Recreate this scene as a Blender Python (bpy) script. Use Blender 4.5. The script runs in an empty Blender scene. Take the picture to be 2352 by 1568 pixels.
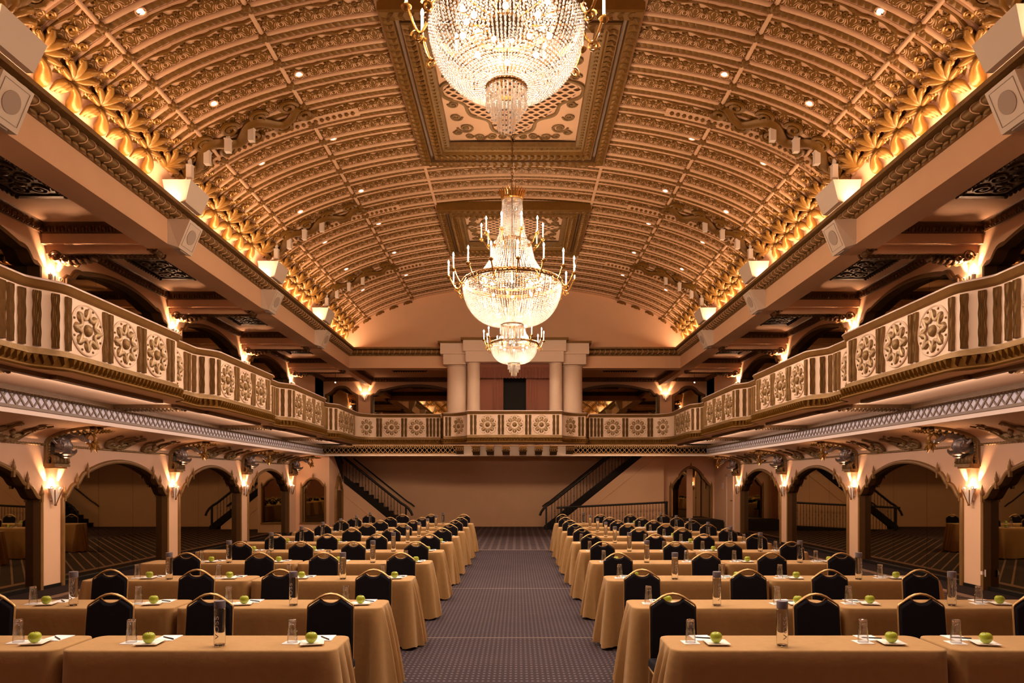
import bpy, math, random
import numpy as np
from mathutils import Vector, Matrix

R = math.radians
PI = math.pi
rng = random.Random(7)
scene = bpy.context.scene
COL = scene.collection

# ------------------------------------------------------------------ mesh builder
class MB:
    def __init__(self):
        self.V = []; self.n = 0; self.F = []; self.M = []
    def add(self, V, F, m=0):
        V = np.asarray(V, dtype=np.float64).reshape(-1, 3)
        o = self.n
        self.V.append(V); self.n += len(V)
        if isinstance(F, np.ndarray):
            self.F.append(F.astype(np.int64) + o); self.M.append(np.full(len(F), m, np.int32))
        else:
            by = {}
            for f in F: by.setdefault(len(f), []).append(f)
            for k, fs in by.items():
                a = np.array(fs, np.int64) + o
                self.F.append(a); self.M.append(np.full(len(a), m, np.int32))
        return self
    def merge(self, other, T=None, dm=0):
        V, Fs, Ms = other.arrays()
        if T is not None: V = xf(V, T)
        o = self.n
        self.V.append(V); self.n += len(V)
        for f, mm in zip(Fs, Ms):
            self.F.append(f + o); self.M.append(mm + dm)
        return self
    def arrays(self):
        V = np.concatenate(self.V) if self.V else np.zeros((0, 3))
        return V, self.F, self.M
    # primitives
    def box(self, x0, x1, y0, y1, z0, z1, m=0):
        V = [(x0,y0,z0),(x1,y0,z0),(x1,y1,z0),(x0,y1,z0),(x0,y0,z1),(x1,y0,z1),(x1,y1,z1),(x0,y1,z1)]
        F = [(0,3,2,1),(4,5,6,7),(0,1,5,4),(1,2,6,5),(2,3,7,6),(3,0,4,7)]
        return self.add(V, F, m)
    def quad(self, a, b, c, d, m=0):
        return self.add([a,b,c,d], [(0,1,2,3)], m)
    def grid(self, P, m=0, wu=False, wv=False):
        P = np.asarray(P, float); nu, nv = P.shape[:2]
        iu = np.arange(nu if wu else nu-1); iv = np.arange(nv if wv else nv-1)
        A, B = np.meshgrid(iu, iv, indexing='ij')
        A2 = (A+1) % nu; B2 = (B+1) % nv
        F = np.stack([A*nv+B, A2*nv+B, A2*nv+B2, A*nv+B2], -1).reshape(-1, 4)
        return self.add(P.reshape(-1, 3), F, m)
    def tube(self, path, r, n=8, m=0, closed=False, caps=True, flat=None, up=None):
        P = np.asarray(path, float); k = len(P)
        r = np.full(k, r, float) if np.isscalar(r) else np.asarray(r, float)
        if closed: T = np.roll(P, -1, 0) - np.roll(P, 1, 0)
        else:
            T = np.gradient(P, axis=0)
        T /= np.maximum(np.linalg.norm(T, axis=1, keepdims=True), 1e-9)
        N = np.zeros_like(P)
        if up is not None:
            upv = np.asarray(up, float)
            upv = np.broadcast_to(upv, P.shape)
            N = upv - (upv*T).sum(1, keepdims=True)*T
        else:
            a = np.array([0,0,1.0]) if abs(T[0,2]) < 0.9 else np.array([1.0,0,0])
            nrm = a - a.dot(T[0])*T[0]
            for i in range(k):
                nrm = nrm - nrm.dot(T[i])*T[i]
                nrm = nrm/max(np.linalg.norm(nrm), 1e-9)
                N[i] = nrm
        N /= np.maximum(np.linalg.norm(N, axis=1, keepdims=True), 1e-9)
        B = np.cross(T, N)
        a = np.arange(n)*2*PI/n
        fx, fy = flat if flat else (1, 1)
        G = P[:,None,:] + r[:,None,None]*(np.cos(a)[None,:,None]*N[:,None,:]*fx + np.sin(a)[None,:,None]*B[:,None,:]*fy)
        o = self.n
        self.grid(G, m, wu=closed, wv=True)
        if caps and not closed:
            self.F.append(np.array([list(range(n))[::-1]])+o); self.M.append(np.array([m],np.int32))
            self.F.append(np.array([list(range(n))])+o+(k-1)*n); self.M.append(np.array([m],np.int32))
        return self
    def lathe(self, prof, n=24, c=(0,0,0), m=0, a0=0, a1=2*PI):
        pr = np.asarray(prof, float)
        full = abs(a1-a0-2*PI) < 1e-6
        a = a0 + (a1-a0)*np.arange(n)/(n if full else n-1)
        G = np.stack([c[0]+pr[:,0,None]*np.cos(a)[None], c[1]+pr[:,0,None]*np.sin(a)[None], c[2]+np.repeat(pr[:,1,None], n, 1)], -1)
        return self.grid(G.transpose(1,0,2), m, wu=full)
    def prism(self, poly, fn, h0, h1, m=0):
        """poly of (u,v) counter-clockwise, fn(u,v,h)->xyz"""
        k = len(poly)
        V = [fn(u,v,h0) for u,v in poly] + [fn(u,v,h1) for u,v in poly]
        F = [tuple(range(k))[::-1], tuple(range(k,2*k))]
        F += [(i, (i+1)%k, k+(i+1)%k, k+i) for i in range(k)]
        return self.add(V, F, m)
    def ball(self, c, r, nu=8, nv=6, m=0, s=(1,1,1)):
        th = np.linspace(0, PI, nv+1); ph = np.arange(nu)*2*PI/nu
        G = np.stack([np.sin(th)[:,None]*np.cos(ph)[None], np.sin(th)[:,None]*np.sin(ph)[None], np.repeat(np.cos(th)[:,None], nu, 1)], -1)
        G = G*np.array(s)*r + np.array(c)
        return self.grid(G.transpose(1,0,2), m, wu=True)
    def scatter(self, baseV, baseF, mats4, m=0):
        """baseV (k,3), baseF ndarray (p,q), mats4 (n,4,4)"""
        Vh = np.concatenate([baseV, np.ones((len(baseV),1))], 1)
        W = np.einsum('nij,kj->nki', mats4, Vh)[..., :3]
        n, k = W.shape[:2]
        F = (baseF[None] + (np.arange(n)*k)[:,None,None]).reshape(-1, baseF.shape[1])
        return self.add(W.reshape(-1,3), F, m)
    def build(self, name, mats, parent=None, smooth=40, label=None, kind=None, flip=False):
        me = bpy.data.meshes.new(name)
        V, Fs, Ms = self.arrays()
        me.vertices.add(len(V)); me.vertices.foreach_set('co', V.astype(np.float32).ravel())
        tot = np.concatenate([np.full(len(f), f.shape[1], np.int32) for f in Fs])
        idx = np.concatenate([f.ravel() for f in Fs]).astype(np.int32)
        st = np.concatenate([[0], np.cumsum(tot)[:-1]]).astype(np.int32)
        me.loops.add(len(idx)); me.loops.foreach_set('vertex_index', idx)
        me.polygons.add(len(tot)); me.polygons.foreach_set('loop_start', st); me.polygons.foreach_set('loop_total', tot)
        if not isinstance(mats, (list, tuple)): mats = [mats]
        for x in mats: me.materials.append(x)
        me.polygons.foreach_set('material_index', np.concatenate(Ms).astype(np.int32))
        me.update(calc_edges=True); me.validate()
        me.polygons.foreach_set('use_smooth', np.full(len(me.polygons), bool(smooth)))
        if smooth:
            if smooth < 170: me.set_sharp_from_angle(angle=R(smooth))
        ob = bpy.data.objects.new(name, me); COL.objects.link(ob)
        if parent is not None: ob.parent = parent
        if label: ob['label'] = label
        if kind: ob['kind'] = kind
        return ob

def xf(V, T):
    T = np.asarray(T, float)
    return V @ T[:3,:3].T + T[:3,3]
def TR(x=0,y=0,z=0, rz=0, rx=0, ry=0, s=1.0):
    m = Matrix.Translation((x,y,z)) @ Matrix.Rotation(rz,4,'Z') @ Matrix.Rotation(ry,4,'Y') @ Matrix.Rotation(rx,4,'X')
    S = Matrix.Diagonal((*(s if isinstance(s,(tuple,list)) else (s,s,s)),1))
    return np.array(m @ S)

def tag(o, label, cat, group=None):
    o['label'] = label; o['category'] = cat
    if group: o['group'] = group
    return o
def thing(name, label, cat, loc=(0,0,0), rz=0, group=None):
    o = bpy.data.objects.new(name, None); COL.objects.link(o)
    o.location = loc; o.rotation_euler = (0,0,rz); o.empty_display_size = 0.1
    return tag(o, label, cat, group)
def struct(mb, name, mats, label=None, smooth=40, parent=None):
    o = mb.build(name, mats, parent, smooth)
    if parent is None:
        o['kind'] = 'structure'; o['category'] = name.split('_')[0]
        if label: o['label'] = label
    elif label: o['label'] = label
    return o
CH = {}
def kids(o):
    return CH.get(o.name) or [c for c in COL.objects if c.parent == o]
def dup(root, loc, rz=0, label=None, group=None, sx=1, s=None):
    """copy of a thing with copies of its parts and sub-parts (mesh data shared)"""
    if root.name not in CH:
        CH[root.name] = [c for c in bpy.data.objects if c.parent == root]
        for c in CH[root.name]:
            CH[c.name] = [g for g in bpy.data.objects if g.parent == c]
    r = root.copy(); COL.objects.link(r)
    r.location = loc; r.rotation_euler = (0,0,rz)
    if s is not None: r.scale = s
    if label: r['label'] = label
    if group: r['group'] = group
    for ch in CH[root.name]:
        c = ch.copy(); COL.objects.link(c); c.parent = r
        for g in CH.get(ch.name, []):
            d = g.copy(); COL.objects.link(d); d.parent = c
    return r

# ------------------------------------------------------------------ materials
def mat(name, col, rough=0.5, metal=0.0, bump=0.0, bscale=80, var=0.0, vscale=6, spec=None, trans=0, ior=1.45, emis=None, estr=0, coat=0, sheen=0):
    m = bpy.data.materials.new(name); m.use_nodes = True
    nt = m.node_tree; b = nt.nodes['Principled BSDF']
    b.inputs['Base Color'].default_value = (*col, 1)
    b.inputs['Roughness'].default_value = rough
    b.inputs['Metallic'].default_value = metal
    if spec is not None: b.inputs['Specular IOR Level'].default_value = spec
    if trans: b.inputs['Transmission Weight'].default_value = trans
    b.inputs['IOR'].default_value = ior
    if emis: b.inputs['Emission Color'].default_value = (*emis, 1); b.inputs['Emission Strength'].default_value = estr
    if coat: b.inputs['Coat Weight'].default_value = coat
    if sheen: b.inputs['Sheen Weight'].default_value = sheen
    if bump or var:
        tc = nt.nodes.new('ShaderNodeTexCoord')
    if bump:
        n = nt.nodes.new('ShaderNodeTexNoise'); n.inputs['Scale'].default_value = bscale; n.inputs['Detail'].default_value = 4
        nt.links.new(tc.outputs['Object'], n.inputs['Vector'])
        bp = nt.nodes.new('ShaderNodeBump'); bp.inputs['Strength'].default_value = bump; bp.inputs['Distance'].default_value = 0.01
        nt.links.new(n.outputs['Fac'], bp.inputs['Height']); nt.links.new(bp.outputs['Normal'], b.inputs['Normal'])
    if var:
        n = nt.nodes.new('ShaderNodeTexNoise'); n.inputs['Scale'].default_value = vscale; n.inputs['Detail'].default_value = 5
        nt.links.new(tc.outputs['Object'], n.inputs['Vector'])
        mx = nt.nodes.new('ShaderNodeMix'); mx.data_type = 'RGBA'
        mx.inputs[6].default_value = (*[c*(1-var) for c in col], 1)
        mx.inputs[7].default_value = (*[min(1, c*(1+var)) for c in col], 1)
        nt.links.new(n.outputs['Fac'], mx.inputs[0]); nt.links.new(mx.outputs[2], b.inputs['Base Color'])
    return m

CREAM  = mat('peach_plaster', (0.80,0.505,0.315), 0.75, bump=0.12, bscale=30, var=0.05, vscale=2)
CREAM2 = mat('ivory_paint', (0.82,0.63,0.50), 0.55, bump=0.05, bscale=40)
VCREAM = mat('vault_plaster', (0.76,0.48,0.30), 0.85, bump=0.1, bscale=40, spec=.15)
GOLD   = mat('gilded_plaster', (0.19,0.088,0.010), 0.48, 0.2, bump=0.25, bscale=45, var=0.22, vscale=9)
GOLDB  = mat('bright_gilding', (0.30,0.145,0.026), 0.36, 0.3, bump=0.2, bscale=45, var=0.18, vscale=8)
AGED   = mat('aged_gold', (0.245,0.142,0.050), 0.5, 0.3, bump=0.5, bscale=35, var=0.35, vscale=12)
DKGOLD = mat('dark_gold', (0.13,0.062,0.020), 0.45, 0.35, bump=0.4, bscale=40, var=0.3, vscale=10)
BROWN  = mat('brown_woodwork', (0.13,0.058,0.016), 0.45, 0.05, bump=0.2, bscale=60, var=0.25, vscale=6)
TRIMG  = mat('gold_brown_trim', (0.26,0.135,0.04), 0.45, 0.25, bump=0.15, bscale=60, var=0.2, vscale=8)
RAILW  = mat('rail_cap_paint', (0.62,0.47,0.43), 0.35, bump=0.08)
SILVER = mat('antique_silver', (0.27,0.21,0.18), 0.35, 0.6, bump=0.3, bscale=40, var=0.25, vscale=14)
BRASS  = mat('brass', (0.50,0.27,0.07), 0.25, 0.95)
BRASSD = mat('aged_brass', (0.16,0.08,0.025), 0.35, 0.8)
WHITEP = mat('white_enamel', (0.78,0.66,0.56), 0.5)
GRILLE = mat('speaker_grille', (0.52,0.42,0.36), 0.7, bump=0.4, bscale=400)
PALEG  = mat('pale_gilding', (0.40,0.27,0.15), 0.4, 0.2, bump=0.3, bscale=40, var=0.25, vscale=14)
CARVED = mat('carved_dark_wood', (0.045,0.022,0.010), 0.4, 0.1, bump=0.5, bscale=40, var=0.4, vscale=10)
LATT   = mat('lattice_bronze', (0.22,0.14,0.085), 0.5, 0.1, var=0.15)
LATW   = mat('lattice_ground', (0.70,0.62,0.66), 0.6)
CLOTH  = mat('tan_tablecloth', (0.405,0.232,0.085), 0.9, bump=0.22, bscale=24, var=0.12, vscale=16, sheen=0.1)
NAVY   = mat('navy_upholstery', (0.0085,0.0078,0.0125), 0.95, bump=0.3, bscale=300, spec=0.2, var=0.3, vscale=250)
CHGOLD = mat('chair_gold_metal', (0.52,0.32,0.13), 0.38, 0.6)
PAPER  = mat('white_paper', (0.93,0.92,0.93), 0.7)
CHINA  = mat('white_china', (0.92,0.89,0.86), 0.18)
APPLE  = mat('green_apple', (0.34,0.40,0.025), 0.28, var=0.25, vscale=25, coat=0.3)
STEM   = mat('apple_stem', (0.05,0.03,0.012), 0.7)
PEN    = mat('black_pen', (0.012,0.010,0.014), 0.3)
CAPG   = mat('grey_cap', (0.17,0.15,0.18), 0.4)
LETTER = mat('silver_lettering', (0.72,0.70,0.70), 0.4)
WINE   = mat('wine_velvet', (0.30,0.115,0.075), 0.85, bump=0.2, bscale=200, sheen=0.2)
BLACK  = mat('black_void', (0.006,0.005,0.005), 0.8)
IRON   = mat('black_iron', (0.012,0.010,0.009), 0.4, 0.2)
DKCARP = mat('black_carpet', (0.014,0.010,0.009), 0.95, bump=0.5, bscale=200)
def glassy(name, col, rough, ior, tr=1.0):
    m = mat(name, col, rough, trans=tr, ior=ior); return m
GLASS  = glassy('clear_glass', (0.97,0.97,0.97), 0.0, 1.45)
def thin_glass(name, tint, ior):
    m = bpy.data.materials.new(name); m.use_nodes = True; nt = m.node_tree; nt.nodes.clear()
    out = nt.nodes.new('ShaderNodeOutputMaterial'); t = nt.nodes.new('ShaderNodeBsdfTransparent'); t.inputs[0].default_value = (*tint,1)
    g = nt.nodes.new('ShaderNodeBsdfGlossy'); g.inputs['Roughness'].default_value = 0.02; g.inputs[0].default_value = (1,1,1,1)
    lw = nt.nodes.new('ShaderNodeLayerWeight'); pw = nt.nodes.new('ShaderNodeMath'); pw.operation = 'POWER'; pw.inputs[1].default_value = 2.6
    ma = nt.nodes.new('ShaderNodeMath'); ma.operation = 'MULTIPLY_ADD'; ma.inputs[1].default_value = 0.75; ma.inputs[2].default_value = 0.09
    nt.links.new(lw.outputs['Facing'], pw.inputs[0]); nt.links.new(pw.outputs[0], ma.inputs[0])
    p2 = nt.nodes.new('ShaderNodeMath'); p2.operation = 'POWER'; p2.inputs[1].default_value = 2.4; nt.links.new(lw.outputs['Facing'], p2.inputs[0])
    cm = nt.nodes.new('ShaderNodeMix'); cm.data_type = 'RGBA'; cm.inputs[6].default_value = (*tint,1); cm.inputs[7].default_value = (.32,.29,.27,1)
    nt.links.new(p2.outputs[0], cm.inputs[0]); nt.links.new(cm.outputs[2], t.inputs[0])
    mx = nt.nodes.new('ShaderNodeMixShader'); nt.links.new(ma.outputs[0], mx.inputs[0]); nt.links.new(t.outputs[0], mx.inputs[1]); nt.links.new(g.outputs[0], mx.inputs[2])
    nt.links.new(mx.outputs[0], out.inputs[0]); return m
THIN = thin_glass('thin_clear_glass', (0.965,0.965,0.965), 1.5)
WATER = glassy('water_bottle_glass', (0.97,0.98,0.98), 0.0, 1.36)
def crystal():
    m = bpy.data.materials.new('crystal_bead'); m.use_nodes = True; nt = m.node_tree
    nt.nodes.clear()
    out = nt.nodes.new('ShaderNodeOutputMaterial')
    tl = nt.nodes.new('ShaderNodeBsdfTranslucent'); tl.inputs[0].default_value = (0.95,0.90,0.86,1)
    df = nt.nodes.new('ShaderNodeBsdfTransparent'); df.inputs[0].default_value = (0.96,0.95,0.94,1)
    gl = nt.nodes.new('ShaderNodeBsdfGlossy'); gl.inputs[0].default_value = (1,1,1,1); gl.inputs['Roughness'].default_value = 0.12
    a = nt.nodes.new('ShaderNodeMixShader'); a.inputs[0].default_value = 0.74
    b = nt.nodes.new('ShaderNodeMixShader'); b.inputs[0].default_value = 0.40
    nt.links.new(tl.outputs[0], a.inputs[1]); nt.links.new(df.outputs[0], a.inputs[2])
    nt.links.new(a.outputs[0], b.inputs[1]); nt.links.new(gl.outputs[0], b.inputs[2])
    nt.links.new(b.outputs[0], out.inputs[0])
    return m
CRYST = crystal()
BULB = mat('lit_bulb', (1,1,1), 0.5, emis=(1.0,0.80,0.58), estr=55)
LAMPG = mat('lit_lamp', (1,1,1), 0.5, emis=(1.0,0.72,0.45), estr=60)
DOWNG = mat('lit_downlight', (1,1,1), 0.5, emis=(1.0,0.92,0.86), estr=18)
def mirror():
    m = bpy.data.materials.new('smoked_mirror'); m.use_nodes = True; nt = m.node_tree
    b = nt.nodes['Principled BSDF']
    b.inputs['Base Color'].default_value = (0.40,0.325,0.19,1); b.inputs['Metallic'].default_value = 1; b.inputs['Roughness'].default_value = 0.015
    return m
MIRR = mirror()

# carpet: dotted aisle, chevron striped sides, plain mottled far end
def carpet():
    m = bpy.data.materials.new('patterned_carpet'); m.use_nodes = True; nt = m.node_tree
    L = nt.links; b = nt.nodes['Principled BSDF']; b.inputs['Roughness'].default_value = 0.95
    b.inputs['Specular IOR Level'].default_value = 0.1
    tc = nt.nodes.new('ShaderNodeTexCoord'); sp = nt.nodes.new('ShaderNodeSeparateXYZ'); L.new(tc.outputs['Object'], sp.inputs[0])
    X, Y = sp.outputs[0], sp.outputs[1]
    def M(op, a, b_=None, c=None):
        n = nt.nodes.new('ShaderNodeMath'); n.operation = op
        for i, v in enumerate((a, b_, c)):
            if v is None: continue
            if isinstance(v, (int, float)): n.inputs[i].default_value = v
            else: L.new(v, n.inputs[i])
        return n.outputs[0]
    def band(v, lo, hi):   # 1 when lo<v<hi
        return M('MULTIPLY', M('GREATER_THAN', v, lo), M('LESS_THAN', v, hi))
    def mix(f, a, c):
        n = nt.nodes.new('ShaderNodeMix'); n.data_type = 'RGBA'
        L.new(f, n.inputs[0])
        for i, v in ((6, a), (7, c)):
            if isinstance(v, tuple): n.inputs[i].default_value = (*v, 1)
            else: L.new(v, n.inputs[i])
        return n.outputs[2]
    AX = M('ABSOLUTE', X)
    def dots(p, q, rx, ry):
        fx = M('ABSOLUTE', M('SUBTRACT', M('FRACT', M('DIVIDE', X, p)), 0.5))
        row = M('FLOOR', M('DIVIDE', Y, q))
        fy = M('ABSOLUTE', M('SUBTRACT', M('FRACT', M('DIVIDE', Y, q)), 0.5))
        return M('MULTIPLY', M('LESS_THAN', fx, rx), M('LESS_THAN', fy, ry))
    aisle = mix(dots(0.052, 0.085, 0.22, 0.22), (0.040,0.028,0.033), (0.105,0.080,0.088))
    far = mix(dots(0.23, 0.32, 0.33, 0.30), (0.115,0.083,0.085), (0.040,0.027,0.031))
    st = M('FRACT', M('DIVIDE', M('ADD', M('MULTIPLY', AX, 1.333), Y), 0.35))
    stripe = M('LESS_THAN', st, 0.17)
    ribs = M('LESS_THAN', M('FRACT', M('DIVIDE', Y, 0.06)), 0.5)
    ground = mix(ribs, (0.028,0.018,0.015), (0.075,0.050,0.038))
    side = mix(stripe, ground, (0.26,0.16,0.105))
    border = band(AX, 7.42, 7.60)
    side = mix(border, side, (0.27,0.165,0.11))
    side = mix(M('GREATER_THAN', AX, 7.60), side, (0.030,0.018,0.017))
    c = mix(M('GREATER_THAN', AX, 2.6), aisle, side)
    c = mix(M('MULTIPLY', M('GREATER_THAN', Y, 19.0), M('LESS_THAN', AX, 2.6)), c, far)
    for y0, w in ((8.22,0.012), (12.05,0.014), (19.02,0.05)):
        c = mix(M('MULTIPLY', band(Y, y0-w, y0+w), M('LESS_THAN', AX, 2.6)), c, (0.19,0.14,0.12))
    nz = nt.nodes.new('ShaderNodeTexNoise'); nz.inputs['Scale'].default_value = 1.3; nz.inputs['Detail'].default_value = 4
    L.new(tc.outputs['Object'], nz.inputs['Vector'])
    hs = nt.nodes.new('ShaderNodeHueSaturation'); L.new(c, hs.inputs['Color'])
    L.new(M('ADD', M('MULTIPLY', nz.outputs['Fac'], 0.35), 0.82), hs.inputs['Value'])
    L.new(hs.outputs[0], b.inputs['Base Color'])
    n2 = nt.nodes.new('ShaderNodeTexNoise'); n2.inputs['Scale'].default_value = 350
    L.new(tc.outputs['Object'], n2.inputs['Vector'])
    bp = nt.nodes.new('ShaderNodeBump'); bp.inputs['Strength'].default_value = 0.5; bp.inputs['Distance'].default_value = 0.004
    L.new(n2.outputs['Fac'], bp.inputs['Height']); L.new(bp.outputs['Normal'], b.inputs['Normal'])
    return m
CARPET = carpet()

# ------------------------------------------------------------------ hall constants (metres; camera at x=.09,y=0)
WX = 8.2            # wall planes
BX = 5.92           # main beam inner face
YR, YF, YL = -2.0, 29.2, 25.4   # rear wall, far wall, far lattice
PIER = [12.15 + 4.28*k for k in range(-3, 4)]   # -0.69 ... 24.99
SPY = [7.75,12.03,16.31,20.55]
YB = 24.4           # far beam / lunette plane
VA, VBH, VZ = 6.2, 2.32, 6.57   # vault ellipse
CEIL = 6.36         # gallery ceiling

# vault arc-length tables
_t = np.linspace(-PI/2, PI/2, 4001)
_ex, _ez = VA*np.sin(_t), VZ + VBH*np.cos(_t)
_s = np.concatenate([[0], np.cumsum(np.hypot(np.diff(_ex), np.diff(_ez)))]); _s -= _s[-1]/2
S_MAX = _s[-1]
def vault(s, y, h):
    s = np.asarray(s, float); t = np.interp(s, _s, _t)
    x, z = VA*np.sin(t), VZ + VBH*np.cos(t)
    nx, nz = -np.sin(t)/VA, -np.cos(t)/VBH
    l = np.hypot(nx, nz); nx, nz = nx/l, nz/l
    return np.stack([x+nx*h, np.broadcast_to(np.asarray(y, float), x.shape)+0*x, z+nz*h], -1)
def s_of_x(x):
    return float(np.interp(x, _ex, _s))
# ------------------------------------------------------------------ floor
f = MB(); f.add([(-8.6,YR,0),(8.6,YR,0),(8.6,YF+.2,0),(-8.6,YF+.2,0)], [(0,1,2,3)])
struct(f, 'floor', CARPET, 'patterned carpet floor, dotted purple aisle and striped brown sides', 0)

# ------------------------------------------------------------------ arch outlines (dy from bay centre, z)
def smooth(t):
    s=t*t*(3-2*t); return .45*s+.55*s*s*(3-2*s)
def low_outline():
    h = [(d, 2.27-0.23*(d/1.15)**2) for d in np.linspace(0, 1.15, 12)]
    h += [(1.165+0.315*t, 2.025-0.215*smooth(t)) for t in np.linspace(0.02,1,10)]
    h += [(1.495+0.315*t, 1.80-0.225*smooth(t)) for t in np.linspace(0.02,1,10)]
    h += [(1.82, 1.57)]
    return [(-a,b) for a,b in h[::-1]] + h[1:]
def up_outline(hw=1.75):
    k = hw/1.75
    h = [(d*k, 5.99-0.20*(d/1.3)**2) for d in np.linspace(0, 1.3, 12)]
    h += [((1.30+0.10*t)*k, 5.79) for t in (0.5,1)]
    h += [((1.40+0.27*t)*k, 5.79-0.19*smooth(t)) for t in np.linspace(0.1,1,8)]
    h += [(1.74*k, 5.60), (1.76*k, 5.595)]
    return [(-a,b) for a,b in h[::-1]] + h[1:]
LOW, UP = low_outline(), up_outline()
def heights(out, y):
    o = np.array(out); return np.interp(y, o[:,0], o[:,1])

BAYS = [PIER[k]+2.14 for k in (2,3,4,5)]    # visible arch bays on each side
def side_wall(sx, name, yend, lab):
    m = MB(); x = sx*WX
    ys = [YR, yend]; opens = []
    for c in BAYS:
        ys += [c+a for a,_ in LOW] + [c+a for a,_ in UP]
    ys = sorted(set(round(v,4) for v in ys))
    def top(out, y, c, hw):
        return heights(out, y-c)
    for a, b in zip(ys[:-1], ys[1:]):
        mid = (a+b)/2
        c = next((c for c in BAYS if abs(mid-c) < 1.82), None)
        def q(z0a, z0b, z1):
            m.quad((x,a,z0a),(x,b,z0b),(x,b,z1),(x,a,z1))
        lowop = c is not None and abs(mid-c) < 1.82
        upop = c is not None and abs(mid-c) < 1.76
        q(heights(LOW,a-c) if lowop else 0, heights(LOW,b-c) if lowop else 0, 3.35)
        q(heights(UP,a-c) if upop else 3.35, heights(UP,b-c) if upop else 3.35, CEIL+.1)
    return struct(m, name, CREAM, lab, 0)
side_wall(-1, 'wall_left', 28.0, 'peach plaster wall of arches along the left side')
side_wall(1, 'wall_right', 28.1, 'peach plaster wall of arches along the right side')

# unseen rear wall behind the camera; dark finish added to cut bounced light
m = MB(); m.add([(-8.2,YR,0),(8.2,YR,0),(8.2,YR,9.2),(-8.2,YR,9.2)], [(0,1,2,3)])
struct(m, 'wall_rear', WINE, 'unseen rear wall of the hall, dark finish added to cut bounced light', 0)
# baseboards along the piers
for sx, nm in ((-1,'baseboard_left'), (1,'baseboard_right')):
    m = MB()
    for p in PIER[2:]:
        m.box(*sorted((sx*8.2, sx*8.185)), p-.315, p+.315, 0, .06)
    for c in BAYS:
        m.box(*sorted((sx*8.295, sx*8.24)), c-1.80, c+1.80, 0, .07)
    struct(m, nm, IRON, 'low dark skirting at the foot of the %s arches' % nm.split('_')[1])

# ------------------------------------------------------------------ cove + lattice beam + balcony soffit structure
XL = 7.14
def cove(sx):
    m = MB(); ph = np.linspace(0, PI/2, 16)
    xs = sx*(XL+1.06*np.cos(ph)); zs = 2.55+0.315*np.sin(ph)
    G = np.stack([np.stack([xs, np.full_like(xs, y), zs], -1) for y in (YR, YL+.2)])
    m.grid(G)
    return m
def cove_pt(sx, phi, y, h):
    """point on the cove; h out into the room"""
    x = XL+1.06*math.cos(phi); z = 2.55+0.315*math.sin(phi)
    nx, nz = -math.cos(phi)/1.06, -math.sin(phi)/0.315
    l = math.hypot(nx, nz)
    return (sx*(x+nx/l*h), y, z+nz/l*h)
n = 0
for sx, sd in ((-1,'left'), (1,'right')):
    struct(cove(sx), 'trim_%d' % (n:=n+1), CREAM, 'curved plaster cove above the %s arches' % sd, 60)
    # rope moulding under the cove
    m = MB()
    yy = np.arange(7.0, YL, 0.022)
    rr = 0.020+0.007*np.sin(yy*2*PI/0.066)
    m.tube(np.stack([np.full_like(yy, sx*(WX-.015)), yy, np.full_like(yy, 2.535)], -1), rr, 6)
    struct(m, 'trim_%d' % (n:=n+1), AGED, 'gilded rope moulding above the %s arches' % sd)

# far lower ceiling and gallery floor slabs
m = MB(); m.box(-8.2,8.2,YL,YF,2.94,3.3); struct(m, 'ceiling_far', CREAM, 'low ceiling under the far balcony', 0)
for sx, sd in ((-1,'left'), (1,'right')):
    m = MB(); a, b = sorted((sx*8.45, sx*7.3)); m.box(a,b,YR,YL,3.28,3.35)
    a, b = sorted((sx*8.2, sx*5.95)); m.box(a,b,YR,YL,3.30,3.36)
    struct(m, 'floor_%s' % sd, DKCARP, 'gallery floor behind the %s balcony parapet' % sd, 0)

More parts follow.
